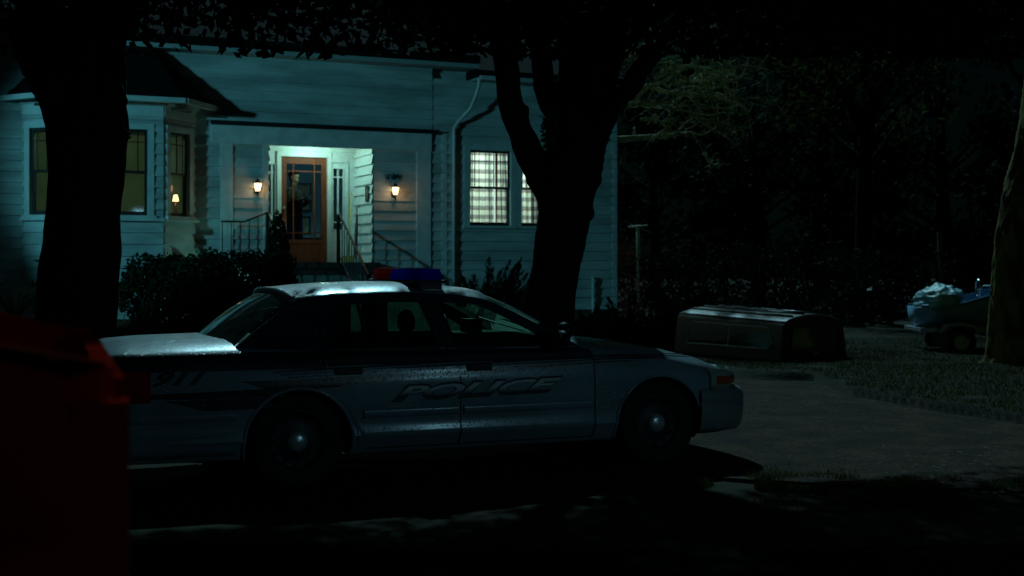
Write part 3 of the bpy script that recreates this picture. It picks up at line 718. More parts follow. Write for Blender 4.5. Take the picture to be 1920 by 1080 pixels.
def section(x):
    sh = lerp(SHO, x); tc = lerp(TOPC, x); pts = []
    
    for z in zs_:
        zz = z if z < .60 else .60 + (z - .60) * (sh - .60) / (.97 - .60) if sh < .97 else z
        pts.append((sw(x, zz), zz))
    for q in (.86, .91, .95):
        zz = .60 + (q - .60) * (sh - .60) / (.97 - .60); pts.append((sw(x, min(q, zz + .0)) if False else lerp(WT, x) + bul(q), zz))
    w0 = lerp(WT, x) + bul(.95)
    pts.append((w0 - .035, sh + (tc-sh)*.10)); pts.append((w0 - .085, sh + (tc-sh)*.32)); pts.append((w0 - .19, sh + (tc-sh)*.62)); pts.append((w0*.62, sh+(tc-sh)*.86)); pts.append((w0*.3, sh+(tc-sh)*.97)); pts.append((0, tc))
    return pts
secs = [section(x) for x in stx]; ns = len(secs[0])
mb = MB(); ring = []
for x, sc in zip(stx, secs):
    full = [(-y, z) for y, z in sc] + [(y, z) for y, z in sc[-2::-1]]
    ring.append(len(full)); mb.v += [(x, y, z) for y, z in full]
n = ring[0]
for i in range(len(stx) - 1):
    for k in range(n):
        k2 = (k + 1) % n; mb.f.append((i*n+k, i*n+k2, (i+1)*n+k2, (i+1)*n+k)); mb.m.append(0)
mb.f.append(tuple(range(n-1,-1,-1))); mb.m.append(0); mb.f.append(tuple((len(stx)-1)*n+k for k in range(n))); mb.m.append(0)
def carpaint(name, c, wet=True, rough=.32):
    m = mat(name, c, rough, coat=.45, col2=tuple(q*.72 for q in c), nscale=1.8, detail=9); nn = m.node_tree.nodes; l = m.node_tree.links; b = nn['Principled BSDF']
    v = nn.new('ShaderNodeTexVoronoi'); v.inputs['Scale'].default_value = 55; tc = nn.new('ShaderNodeTexCoord'); l.new(tc.outputs['Object'], v.inputs['Vector'])
    r = nn.new('ShaderNodeValToRGB'); r.color_ramp.elements[0].position = .0; r.color_ramp.elements[0].color = (1,1,1,1); r.color_ramp.elements[1].position = .30; r.color_ramp.elements[1].color = (0,0,0,1)
    l.new(v.outputs['Distance'], r.inputs[0]); bp = nn.new('ShaderNodeBump'); bp.inputs['Strength'].default_value = .3; bp.inputs['Distance'].default_value = .010
    l.new(r.outputs[0], bp.inputs['Height']); l.new(bp.outputs[0], b.inputs['Normal']); l.new(bp.outputs[0], b.inputs['Coat Normal']); return m
M['paint'] = carpaint('white_car_paint', (.29,.39,.43))
body = mb.build('body', [M['paint'], M['interior']], car)
# wheel wells
cut = MB()
for cxx in (0, 2.93):
    for s in (-1, 1):
        n0 = 48; r = .385
        A = [(cxx + r*math.cos(2*math.pi*k/n0), s*.62, .335 + r*math.sin(2*math.pi*k/n0)) for k in range(n0)]
        Bq = [(p[0], s*1.2, p[2]) for p in A]
        cut.add(A + Bq, [tuple(range(n0)), tuple(range(2*n0-1, n0-1, -1))] + [(k, n0+k, n0+(k+1) % n0, (k+1) % n0) for k in range(n0)])
cu = cut.build('cut', M['interior'], car)
for ob in (body, cu):
    bm = bmesh.new(); bm.from_mesh(ob.data); bmesh.ops.recalc_face_normals(bm, faces=bm.faces); bm.to_mesh(ob.data); bm.free()
bo = body.modifiers.new('b', 'BOOLEAN'); bo.operation = 'DIFFERENCE'; bo.object = cu; bo.solver = 'EXACT'
bake(body); bpy.data.objects.remove(cu)
me = body.data
while len(me.materials) < 2: me.materials.append(M['interior'])
M['shoulder'] = carpaint('dark_shoulder', (.022,.030,.042)); me.materials.append(M['shoulder'])  # darker tone along the shoulder and on the pillar frames
for p in me.polygons:
    c = p.center; p.material_index = 0; p.use_smooth = True
    for cxx in (0, 2.93):
        d = math.hypot(c.x - cxx, c.z - .335)
        if (d < .392 and abs(p.normal.y) < .5) or (d < .39 and abs(abs(c.y) - .62) < .02): p.material_index = 1; p.use_smooth = False
    if -.35 < c.x < 2.0 and c.z > 1.0 and abs(c.y) < .78: p.material_index = 1
    if abs(p.normal.z) > .8 and c.z < .3: p.material_index = 1
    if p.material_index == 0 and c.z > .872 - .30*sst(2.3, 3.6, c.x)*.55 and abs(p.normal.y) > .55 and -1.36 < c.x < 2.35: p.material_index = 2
bm = bmesh.new(); bm.from_mesh(me)
for e in bm.edges:
    if len(e.link_faces) == 2 and e.calc_face_angle(0) > R(38): e.smooth = False
bm.to_mesh(me); bm.free()

def side_patch(x0, x1, z0f, z1f, out, nu=24, nv=12, mb=None):
    mb = mb or MB()
    def fn(s, t):
        x = x0 + (x1-x0)*s; za, zb = (z0f(x) if callable(z0f) else z0f), (z1f(x) if callable(z1f) else z1f); z = za + (zb-za)*t
        return (x, -(sw(x, z) + out), z)
    mb.grid(fn, nu, nv); return mb
# doors (near and far side): panels a few millimetres proud of the body
BELT = lambda x: .955 - .008 * x
def door_part(x0, x1, lab, rear):
    for s in (1, -1):
        def z0(x):
            if rear and x < .60: return max(.27, .335 + math.sqrt(max(0, .43**2 - x*x))) if abs(x) < .43 else .27
            return .27
        mb = MB(); side_patch(x0, x1, z0, BELT, .005, 40, 26, mb)
        if s < 0: mb.v = [(x, -y, z) for x, y, z in mb.v]
        d = mb.build('door', M['paint'], car, smooth=True)
        hx = (x0 + .09) if not rear else (.30)
        mb = MB(); h0 = -(sw(hx, .85) + .008)
        mb.box((hx-.045, h0-.012, .815), (hx+.165, h0+.02, .872)); mb.v = [(x, s*y, z) for x, y, z in mb.v]
        hd = mb.build('door_handle', M['black'], d); bv = hd.modifiers.new('b','BEVEL'); bv.width = .014; bv.segments = 3
        xa = max(x0+.02, .47)
        mb2 = MB()
        def rib(sx, t):
            x = xa+(x1-.02-xa)*sx; an = math.pi * t; z = .533 + .034*math.cos(an); return (x, -(sw(x, z) + .006 + .018*math.sin(an)**.7), z)
        mb2.grid(rib, 30, 8); mb2.v = [(x, s*y, z) for x, y, z in mb2.v]
        mb2.build('side_moulding', M['paint'], d, smooth=True)
door_part(1.225, 2.335, '', False); door_part(.20, 1.215, '', True)
# shut lines
mb = MB()
for x, za, zb in ((1.22,.27,.95),(2.34,.27,.94)):
    side_patch(x-.006, x+.006, za, zb, .0062, 1, 24, mb)
for z in (.273,): side_patch(.5, 2.34, z-.004, z+.004, .0065, 30, 1, mb)
mb.build('shut_line', M['black'], car)
# belt moulding
mb = MB()
side_patch(-.30, 2.20, lambda x: BELT(x)+.001, lambda x: BELT(x)+.018, .006, 40, 2, mb); mb.v += []
o2 = MB(); o2.add([(x, -y, z) for x, y, z in mb.v], mb.f); mb.add(o2.v, o2.f)
mb.build('belt_moulding', M['black'], car)
# shoulder band and livery
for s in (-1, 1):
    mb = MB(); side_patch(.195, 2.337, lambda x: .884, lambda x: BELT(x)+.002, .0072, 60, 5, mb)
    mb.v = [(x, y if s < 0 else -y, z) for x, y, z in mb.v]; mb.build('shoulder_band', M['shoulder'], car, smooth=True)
def stripe(x0, x1, zl, zh, m, out=.0085, lab=None):
    mb = MB(); side_patch(x0, x1, zl, zh, out, 60, 6, mb); o = mb.build('livery_stripe', m, car, smooth=True)
    if lab: o['label'] = lab
    return o
navy = carpaint('navy_vinyl', (.018,.028,.05)); org = carpaint('orange_vinyl', (.16,.055,.03)); mar = carpaint('dark_red_vinyl', (.035,.016,.014))
L1 = lambda x: .790 + .028 * x                       # line of the sweeping stripe
for k, (dz, th) in enumerate(((.062,.012),(.040,.012),(.020,.010))):
    stripe(-.18 + .05*k, 3.30, (lambda x, dz=dz: min(L1(x), .862)+dz*(1-.45*sst(1.2,3.3,x))), (lambda x, dz=dz, th=th: min(L1(x), .862)+dz*(1-.45*sst(1.2,3.3,x))+th*(1-.5*sst(1.2,3.3,x))), navy, lab='thin dark blue stripe')
# (orange band tapers towards the front)
stripe(-.15, 2.9, lambda x: min(L1(x), .862) - .048*(1-sst(.2,2.9,x)) - .004, lambda x: min(L1(x), .862) + .008 - .012*sst(2.,2.9,x), org, lab='orange stripe tapering to the front')
stripe(-.42, .30, lambda x: .790 - .075*sst(-.42,-.15,x)+ .02*sst(-.1,.3,x), lambda x: .795, mar, out=.0075)
stripe(-1.03, -.12, lambda x: .690 - .010*sst(-1.0,-.6,x), lambda x: .725 + .012*sst(-1,-.2,x), mar)
stripe(-.93, -.20, lambda x: .600 + .07*sst(-.62,-.95,x), lambda x: .676, navy, lab='dark swoosh on the rear wing')
def decal(txt, x0, z0, w, h, shear, m, out, name, bold=0, grow=0):
    vs, fs = text_obj(txt, 1.0, 0, shear, 1, bold)
    mx = max(v[0] for v in vs); mn = min(v[1] for v in vs); mh = max(v[1] for v in vs)
    bm = bmesh.new(); vv = [bm.verts.new((v[0]/mx*(w+2*grow)-grow, 0, (v[1]-mn)/(mh-mn)*(h+2*grow)-grow)) for v in vs]
    for f_ in fs:
        try: bm.faces.new([vv[i] for i in f_])
        except ValueError: pass
    bmesh.ops.triangulate(bm, faces=bm.faces[:])
    for q in range(2):
        lg = [e for e in bm.edges if e.calc_length() > .09]
        if lg: bmesh.ops.subdivide_edges(bm, edges=lg, cuts=1)
    bmesh.ops.triangulate(bm, faces=bm.faces[:])
    me = bpy.data.meshes.new(name); 
    for v in bm.verts:
        x = x0 + v.co.x; z = z0 + v.co.z + .02 * v.co.x; v.co = (x, -(sw(x, z) + out), z)
    bm.to_mesh(me); bm.free(); me.materials.append(m); o = bpy.data.objects.new(name, me); COL.objects.link(o); o.parent = car; return o
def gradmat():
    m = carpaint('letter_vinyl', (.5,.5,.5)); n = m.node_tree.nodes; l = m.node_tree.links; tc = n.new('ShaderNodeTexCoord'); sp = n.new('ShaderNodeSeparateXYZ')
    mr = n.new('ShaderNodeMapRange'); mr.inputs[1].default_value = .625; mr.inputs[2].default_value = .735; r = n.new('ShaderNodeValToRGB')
    r.color_ramp.elements[0].position = .25; r.color_ramp.elements[0].color = (.010,.012,.02,1); r.color_ramp.elements[1].position = .66; r.color_ramp.elements[1].color = (.80,.85,.86,1)  # letter fade: livery design, partly reflected light put into the colour
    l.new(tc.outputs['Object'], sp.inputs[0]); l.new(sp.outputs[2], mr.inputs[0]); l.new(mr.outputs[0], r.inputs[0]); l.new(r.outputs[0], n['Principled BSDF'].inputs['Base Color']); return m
decal('POLICE', .69, .622, 1.36, .098, .45, mat('black_vinyl', (.012,.006,.006), .5), .0095, 'lettering', .060, .016)
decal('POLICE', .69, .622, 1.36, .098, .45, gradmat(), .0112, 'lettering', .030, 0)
decal('911', -1.01, .775, .36, .10, .45, mat('black_vinyl_numbers', (.006,.006,.008), .5), .006, 'emergency_number', .035, 0)
# wheel arch lips
for cxx in (0, 2.93):
    for s in (-1, 1):
        pts = []; mb = MB()
        for k in range(33):
            a = R(-18) + (math.pi + R(36)) * k / 32; x = cxx + .397*math.cos(a); z = .335 + .397*math.sin(a); pts.append((x, s*(sw(x, max(z,.2)) + .001), z))
        mb.tube(pts, .013, 8); mb.build('wheel_arch_trim', M['paint'], car, smooth=True)
# bumpers
def sweep(path, prof, mb):
    """path (x,y) in plan, outward = right-hand side; prof list of (out, z)"""
    P = [Vector((p[0], p[1], 0)) for p in path]; vs = []; m_ = len(prof)
    for i, p in enumerate(P):
        t = (P[min(i+1, len(P)-1)] - P[max(i-1, 0)]).normalized(); nrm = Vector((t.y, -t.x, 0))
        for o_, z in prof: q = p + nrm * o_; vs.append((q.x, q.y, z))
    fs = [(i*m_+k, (i+1)*m_+k, (i+1)*m_+k+1, i*m_+k+1) for i in range(len(P)-1) for k in range(m_-1)]
    mb.add(vs, fs)
def smoothpath(pts, n=6):
    out = []; P = [Vector(p) for p in pts]
    for i in range(len(P)-1):
        a, b, c, d = P[max(i-1,0)], P[i], P[i+1], P[min(i+2, len(P)-1)]
        for k in range(n):
            t = k/n; out.append(tuple(.5*((2*b) + (-a+c)*t + (2*a-5*b+4*c-d)*t*t + (-a+3*b-3*c+d)*t**3)))
    return out + [tuple(P[-1])]
fb = [(3.30,-.935),(3.48,-.932),(3.64,-.90),(3.76,-.80),(3.82,-.58),(3.85,-.28),(3.855,0)]
fb = smoothpath(fb + [(x, -y) for x, y in fb[-2::-1]])
prof = [(-.10,.25),(-.02,.262),(.010,.30),(.026,.36),(.034,.43),(.036,.478),(.022,.484),(.022,.494),(.036,.500),(.034,.55),(.020,.590),(-.01,.606),(-.10,.61)]
mb = MB(); sweep(fb, prof, mb); M['bumper'] = carpaint('bumper_paint', (.30,.34,.36), rough=.5); mb.build('bumper', M['bumper'], car, smooth=True)
rbp = [(-.45,-.93),(-.9,-.930),(-1.15,-.905),(-1.30,-.85),(-1.40,-.72),(-1.45,-.45),(-1.46,0)]
rbp = smoothpath(rbp + [(x, -y) for x, y in rbp[-2::-1]])[::-1]
prof = [(-.10,.27),(-.02,.28),(.010,.33),(.020,.42),(.024,.50),(.012,.506),(.012,.518),(.026,.524),(.024,.565),(.008,.60),(-.02,.615),(-.12,.62)]
mb = MB(); sweep(rbp, prof, mb); mb.build('bumper', M['paint'], car, smooth=True)
# lights
amber = mat('amber_lens', (.60,.10,.02), .25, coat=1); lens = mat('clear_lens', (.50,.54,.44), .15, coat=1); redl = mat('red_lens', (.60,.015,.010), .2, coat=1)
for s in (-1, 1):
    hp = smoothpath([(3.40,-.922),(3.52,-.905),(3.63,-.855),(3.71,-.76),(3.75,-.64),(3.77,-.45)])
    mb = MB(); sweep(hp, [(-.05,.605),(.016,.612),(.026,.66),(.020,.72),(-.03,.765)], mb)
    mb.add([mb.v[i] for i in range(5)], [(0,1,2,3,4)])
    mb.v = [(x, -s*y if s > 0 else y, z) for x, y, z in mb.v]; h = mb.build('headlight', lens, car, smooth=True)
    ap = hp[3:14]; mb = MB(); sweep(ap, [(.022,.640),(.033,.648),(.032,.695),(.024,.708)], mb); mb.v = [(x, -s*y if s > 0 else y, z) for x, y, z in mb.v]; mb.build('side_marker', amber, h, smooth=True)
    mb = MB(); sweep(hp, [(.010,.598),(.030,.598),(.030,.612),(.012,.612)], mb); mb.v = [(x, -s*y if s > 0 else y, z) for x, y, z in mb.v]; mb.build('headlight_trim', M['chrome'], h)
    tp = smoothpath([(-1.03,-.920),(-1.14,-.912),(-1.24,-.875),(-1.31,-.80),(-1.37,-.66),(-1.395,-.45)])[::-1]
    mb = MB(); sweep(tp, [(-.03,.660),(.016,.668),(.020,.76),(.012,.865),(-.03,.885)], mb)
    mb.v = [(x, -s*y if s > 0 else y, z) for x, y, z in mb.v]; mb.build('taillight', redl, car, smooth=True)
mb = MB()
for k in range(9): mb.box((3.755,-.40+.1*k-.012,.625),(3.79,-.40+.1*k+.012,.745))
mb.box((3.75,-.45,.612),(3.80,.45,.626)); mb.box((3.75,-.45,.744),(3.80,.45,.762)); mb.build('grille', M['chrome'], car)
# greenhouse
def ty(x, z): return .875 - (z - .96) * .50 - .05 * sst(1.5, 2.3, x) * (z - .9) - .06 * sst(.1, -.6, x)
RAIL = [(-.10,1.335),(.0,1.362),(.3,1.392),(.8,1.408),(1.2,1.395),(1.45,1.362),(1.55,1.338)]
C_bot = (-.62, 1.02); A_bot = (2.28, .965)
outer = [(-.42,.94),(-.42,1.03),(-.30,1.12),(-.14,1.235),(-.01,1.325)] + [(x, lerp(RAIL, x)) for x in (.07,.15,.3,.5,.7,.9,1.1,1.3,1.45,1.55)] + [(1.75,1.25),(1.95,1.145),(2.12,1.055),(2.26,.975),(2.26,.94)]
w_rear = [(.235,.995),(.27,1.12),(.33,1.24),(.40,1.318),(.47,1.330),(.72,1.342),(.985,1.338),(1.02,1.24),(1.065,1.10),(1.085,.995)]
w_front = [(1.225,.990),(1.195,1.12),(1.155,1.26),(1.13,1.340),(1.42,1.322),(1.50,1.30),(1.70,1.200),(1.88,1.10),(1.985,1.02),(1.99,.990)]
for s in (-1, 1):
    mb = MB(); mb.prism(outer, 0, .035, 0, [w_rear, w_front], lambda x, z: -ty(x, z))
    mb.v = [(x, y if s < 0 else -y, z) for x, y, z in mb.v]
    sf = mb.build('pillar_frame', M['shoulder'], car)
    for ob in (sf,):
        bm = bmesh.new(); bm.from_mesh(ob.data); bmesh.ops.recalc_face_normals(bm, faces=bm.faces); bm.to_mesh(ob.data); bm.free()
    for w_ in (w_rear, w_front):
        mb = MB(); mb.prism(w_, .014, .018, 0, (), lambda x, z: -ty(x, z)); mb.v = [(x, y if s < 0 else -y, z) for x, y, z in mb.v]; mb.build('side_window', M['carglass'] if s < 0 else M['wetglass'], car)
        # rubber seal round the opening
        mb = MB(); cyc = w_ + [w_[0]]; mb.tube([(x, s*(ty(x, z)-.002), z) for x, z in cyc], .010, 6, cap=False); mb.build('window_seal', M['black'], car)
    mb = MB(); mb.tube([(.545, s*(ty(.5,1.0)+.0), .99), (.50, s*ty(.5,1.33), 1.332)], .014, 6); mb.build('window_divider', M['black'], car)
    # black B-pillar applique is dark blue in the photo: narrow seam between the doors
    mb = MB(); mb.tube([(1.155, s*(ty(1.1,.97)+.003), .97), (1.06, s*(ty(1.1,1.34)+.003), 1.35)], .005, 4); mb.build('shut_line', M['black'], car)
# roof
rx = [.0,.04,.08,.13,.2,.35,.5,.7,.9,1.1,1.25,1.38,1.48,1.56]
mb = MB()
def rf(i, v):
    x = rx[i]; z0 = lerp(RAIL, x); hw = ty(x, z0) + .002; y = -hw + 2*hw*v; q = abs(2*v-1)
    cr = .078 * (1 - q ** 3.0); return (x - (.05*(1-q*q) if i < 2 else 0) + (.05*(1-q*q) if i > 11 else 0), y, z0 + cr - .012*q**8)
nv = 28
vs = [rf(i, j/nv) for i in range(len(rx)) for j in range(nv+1)]
fs = [(i*(nv+1)+j, (i+1)*(nv+1)+j, (i+1)*(nv+1)+j+1, i*(nv+1)+j+1) for i in range(len(rx)-1) for j in range(nv)]
mb.add(vs, fs); ro = mb.build('roof', M['paint'], car, smooth=True); so = ro.modifiers.new('s','SOLIDIFY'); so.thickness = .03; so.offset = -1
# windscreen and rear window
def screen(name, bx, bz, bw_, tx, tz, tw, bowb, bowt, cr_t):
    mb = MB()
    def fn(s, t):
        q = 2*s-1; w = bw_ + (tw-bw_)*t; x = (bx + bowb*(1-q*q)) + ((tx + bowt*(1-q*q)) - (bx + bowb*(1-q*q)))*t
        z = bz + (tz - bz)*t + (.078*(1-abs(q)**3)*t if True else 0) + .03*math.sin(math.pi*t) + .055*(1-q*q)*(1-t)
        return (x, w*q, z)
    mb.grid(fn, 20, 10); return mb.build(name, M['wetglass'], car, smooth=True)
screen('windscreen', 2.24, .975, .80, 1.55, 1.335, .645, .16, .05, 0)
rw = screen('rear_window', -.44, 1.02, .76, .015, 1.335, .64, -.09, -.04, 0)
# interior
for y0 in (-.40, .40):
    mb = MB(); mb.box((.98,y0-.25,.7),(1.12,y0+.25,1.06)); o = mb.build('front_seat', M['interior'], car); b = o.modifiers.new('b','BEVEL'); b.width=.05; b.segments=3
    mb = MB(); mb.sphere((.98,y0,1.17),.14,16,10,(.42,1.0,.70)); mb.tube([(.99,y0-.06,1.0),(.98,y0-.06,1.12)],.008); mb.tube([(.99,y0+.06,1.0),(.98,y0+.06,1.12)],.008); mb.build('headrest', M['interior'], o, smooth=True)
mb = MB(); mb.box((-.25,-.66,.75),(-.08,.66,1.07)); o = mb.build('rear_bench', M['interior'], car); b = o.modifiers.new('b','BEVEL'); b.width=.05; b.segments=3
mb = MB(); mb.box((.68,-.64,.95),(.70,-.18,1.34)); mb.box((.68,.18,.95),(.70,.64,1.34)); mb.tube([(.69,-.62,1.34),(.69,.62,1.34)],.018)
mb.box((.62,-.68,.95),(.74,-.60,1.36)); mb.build('prisoner_partition', M['interior'], car)
mb = MB()
mb.grid(lambda s, t: (1.75+.48*t, -.72+1.44*s, 1.00+.055*math.sin(math.pi*min(1,t*1.1))), 14, 8); mb.box((1.72,-.72,.8),(1.76,.72,1.01)); mb.build('dashboard', M['interior'], car, smooth=True)
mb = MB(); pts = [(1.52+.05*math.sin(a), .40+.18*math.cos(a), 1.02+.17*math.sin(a)) for a in [k*2*math.pi/24 for k in range(25)]]; mb.tube(pts, .013, 6, cap=False); mb.tube([(1.75,.4,.95),(1.54,.4,1.02)], .02); mb.tube([(1.52,.23,1.02),(1.52,.57,1.02)], .012); mb.build('steering_wheel', M['black'], car, smooth=True)
mb = MB(); mb.box((1.58,-.10,1.27),(1.60,.10,1.33)); mb.tube([(1.59,0,1.33),(1.62,0,1.38)],.008); mb.build('rear_view_mirror', M['black'], car)
mb = MB(); mb.box((1.62,-.14,1.02),(1.72,.10,1.17)); mb.box((1.66,-.05,.95),(1.7,.0,1.05)); mb.build('console_computer', M['black'], car)
# mirrors and spotlight
for s in (-1, 1):
    mb = MB(); mb.sphere((2.03, s*1.02, 1.045), .10, 14, 10, (.50,1.10,.68)); mb.tube([(2.02,s*.84,1.0),(2.03,s*.97,1.03)], .026); o = mb.build('side_mirror', M['black'], car, smooth=True)
    mb = MB(); mb.tube([(1.98,s*1.02,1.045),(1.979,s*1.02,1.045)], .075, 18); mb.build('mirror_glass', M['chrome'], o)
    mb = MB(); mb.lathe([(0.001,-.05),(.03,-.048),(.062,-.01),(.068,.03),(.066,.045)], (2.12, s*.90, 1.10), 'y', 20); mb.tube([(2.12,s*.90,1.10),(2.02,s*.84,1.09),(1.90,s*.80,1.06)], .012); mb.sphere((2.12,s*.90,1.10),.060,16,10,(1,.7,1)); mb.build('spotlight', M['black'], car, smooth=True)
# wipers
mb = MB()
for y0 in (-.35, .25): mb.tube([(2.30,y0,1.035),(2.10,y0+.18,1.105),(1.98,y0+.45,1.165)], .007, 5)
mb.build('wiper', M['black'], car)
# light bar
lb = MB(); lb.box((.97,-.60,1.500),(1.25,.60,1.528)); LB = lb.build('light_bar', M['black'], car); LB.location.z = -.03; b = LB.modifiers.new('b','BEVEL'); b.width=.012; b.segments=2
for y0 in (-.56,.56): mb = MB(); mb.box((1.02,y0-.05,1.40),(1.20,y0+.02,1.505)); mb.build('bar_foot', M['black'], LB)
mb = MB(); mb.box((1.03,-.662,1.448),(1.17,-.646,1.456)); mb.build('foot_strap', M['chrome'], LB)
bl = leafmat('blue_lens', (.01,.02,.75), (.01,.015,.6), .6); rl = leafmat('red_lens_bar', (.75,.01,.008), (.6,.008,.006), .6)
for m_ in (bl, rl):
    m_.node_tree.nodes['Principled BSDF'].inputs['Roughness'].default_value = .35
def module(y0, y1, m, name, endr=0):
    mb = MB(); n1 = 12
    def prof_(k, hw):
        a = math.pi * k / 10; return (1.11 + hw*math.cos(a)*1.0, 1.528 + .085*min(1, math.sin(a)*1.8))
    vs = []
    st_ = 5
    for i in range(st_+1):
        y = y0 + (y1-y0)*i/st_; e = 0
        hw = .135 - (.05*(1-i/st_)**3 if endr < 0 else 0) - (.05*(i/st_)**3 if endr > 0 else 0)
        vs += [(x, y, z) for x, z in (prof_(k, hw) for k in range(11))]
    fs = [(i*11+k, i*11+k+1, (i+1)*11+k+1, (i+1)*11+k) for i in range(st_) for k in range(10)] + [tuple(range(11)), tuple(st_*11+k for k in range(10,-1,-1))]
    mb.add(vs, fs); return mb.build(name, m, LB)
module(-.61,-.335,bl,'lens',-1); module(-.325,-.13,bl,'lens'); module(-.12,.0,bl,'lens'); module(.01,.13,rl,'lens'); module(.14,.335,rl,'lens'); module(.345,.61,rl,'lens',1)
mb = MB()
for y in (-.33,-.125): mb.tube([(.985,y,1.53),(.99,y,1.600),(1.03,y,1.616),(1.19,y,1.616),(1.235,y,1.60),(1.24,y,1.53)], .006, 5)
mb.build('lens_divider', M['alu'], LB)
# wheels
HUB = mat('worn_hub_cap', (.80,.85,.85), .3, .6)
def wheel(x, s):
    w = bpy.data.objects.new('wheel', None)
    mb = MB(); T = [(.225,-.10),(.30,-.118),(.335,-.105),(.348,-.07),(.351,0),(.348,.07),(.335,.105),(.30,.118),(.225,.10)]
    mb.lathe(T, (0,0,0), 'y', 40); mb.lathe([(.225,-.10),(.215,-.085),(.205,-.02),(.205,.10)], (0,0,0), 'y', 40)
    ty_ = mb.build('wheel', M['rubber'], car, smooth=True); ty_.location = (x, s*.80, .345)
    mb = MB(); mb.lathe([(.232,-.102),(.224,-.112),(.212,-.098),(.20,-.06),(.17,-.045),(.11,-.060),(.075,-.072),(.001,-.074)], (0,0,0), 'y', 36)
    for k in range(12):
        a = k*math.pi/6; c, d = .165*math.cos(a), .165*math.sin(a); mb.lathe([(.016,-.062),(.014,-.054),(.001,-.054)], (c,0,d), 'y', 8)
    if s > 0: mb.v = [(a, -b_, c) for a, b_, c in mb.v]
    mb.build('rim', M['steel'], ty_, smooth=True)
    mb = MB(); mb.lathe([(.076,-.066),(.074,-.090),(.060,-.104),(.035,-.112),(.001,-.115)], (0,0,0), 'y', 28)
    if s > 0: mb.v = [(a, -b_, c) for a, b_, c in mb.v]
    mb.build('hub_cap', HUB, ty_, smooth=True)
    bpy.data.objects.remove(w)
for x in (0, 2.93):
    for s in (-1, 1): wheel(x, s)
mb = MB(); mb.box((-1.0,-.6,.237),(3.3,.6,.32)); mb.build('underbody', M['interior'], car)

# ------------------------------------------------------------ red pickup at the left edge
RT = R(19)
tk = thing('red_pickup', 'dark red pickup truck whose rear end fills the lower left corner', 'truck', (-.775, 2.62, .03), RT)
redp = mat('dark_red_paint', (.34,.013,.006), .9, spec=.0)
def tsec(x, w, zb, zt):
    return [(w-.10,zb),(w-.03,zb+.03),(w,zb+.16),(w+.012,.80),(w+.002,.93),(w-.020,.985),(w-.022,1.03),(w-.006,1.06),(w-.02,1.22),(w-.035,zt-.03),(w-.05,zt),(w-.13,zt)]
mb = MB(); st_ = [(-2.62,0,.45),(-2.6,0,.45),(-1.3,0,.45),(-.35,-.01,.45),(-.12,-.02,.5),(-.03,-.05,.55),(0,-.10,.58)]
allv = []
for x, dw, zb in st_:
    sc = tsec(x, .98+dw, zb, 1.455 - .09*sst(-.45, 0, x)); allv.append([(x, -y, z) for y, z in sc] + [(x, -(sc[-1][0]), 1.0)])
k_ = len(allv[0])
mb.v = [p for s_ in allv for p in s_]
for i in range(len(allv)-1):
    for k in range(k_-1): mb.f.append((i*k_+k, (i+1)*k_+k, (i+1)*k_+k+1, i*k_+k+1)); mb.m.append(0)
mb.f.append(tuple((len(allv)-1)*k_+k for k in range(k_))); mb.m.append(0)
mb.v = [(x, y + .98, z) for x, y, z in mb.v]
nb = len(mb.v); o2 = MB(); o2.add([(x, 1.96 - y, z) for x, y, z in mb.v], mb.f); mb.add(o2.v, o2.f)
mb.box((-2.6,.1,.95),(-.02,1.86,1.0)); mb.build('cargo_bed', redp, tk, angle=35)
mb = MB(); mb.box((-.03,.14,.62),(.02,1.82,1.34)); mb.build('tailgate', redp, tk)
for y in (.0, 1.80):
    mb = MB(); mb.box((-.085,y+.055,.85),(.025,y+.14,1.30)); mb.build('taillight', mat('dull_red_lens', (.50,.02,.010), .9, spec=.0), tk)
mb = MB(); mb.prism([(-2.62,1.455),(-.45,1.455),(-.02,1.368),(-.02,1.376),(-.45,1.464),(-2.62,1.464)], .035, .14); mb.build('bed_rail_cap', mat('dimmed_rail_cap', (.07,.006,.004), 1.0, spec=.0), tk)  # cap coloured dark to dim the moonlit top of the bed
mb = MB(); mb.box((.0,.06,.42),(.12,1.90,.60)); o = mb.build('bumper', M['black'], tk); b = o.modifiers.new('b','BEVEL'); b.width=.03; b.segments=3
# cab and bonnet (outside the frame)
mb = MB(); cab = [(-4.3,.45),(-4.3,1.10),(-3.95,1.18),(-3.5,1.80),(-2.75,1.84),(-2.64,1.2),(-2.64,.45)]
mb.prism(cab, .04, 1.92); mb.prism([(-5.5,.5),(-5.5,1.0),(-5.3,1.08),(-4.31,1.14),(-4.31,.5)], .05, 1.91); o = mb.build('cab', redp, tk, angle=30)
mb = MB(); mb.prism([(-3.9,1.2),(-3.5,1.72),(-2.85,1.75),(-2.78,1.22)], .034, .039); mb.build('side_window', M['black'], tk)
for x in (-1.0, -4.6):
    for y in (.16, 1.80):
        mb = MB(); mb.lathe([(.2,-.11),(.34,-.12),(.38,-.08),(.38,.08),(.34,.12),(.2,.11)], (0,0,0), 'y', 28); w_ = mb.build('wheel', M['rubber'], tk, smooth=True); w_.location = (x, y, .385)
        mb = MB(); mb.lathe([(.21,-.10),(.17,-.05),(.08,-.09),(.001,-.09)], (0,0,0), 'y', 24); mb.build('rim', M['alu'], w_, smooth=True)

# ------------------------------------------------------------ trees
def limb(mb, pts, Z, dz=None):
    """pts: (px_left, px_right, py) in the photo at distance Z -> tapered tube"""
    P = []; Rr = []
    for i, (a, b, y) in enumerate(pts):
        d = 0 if dz is None else dz[i]
        P.append(PX((a+b)/2, y, Z + d)); Rr.append(abs(b-a)/2 / F * (Z + d))
    mb.tube(P, Rr, 14)
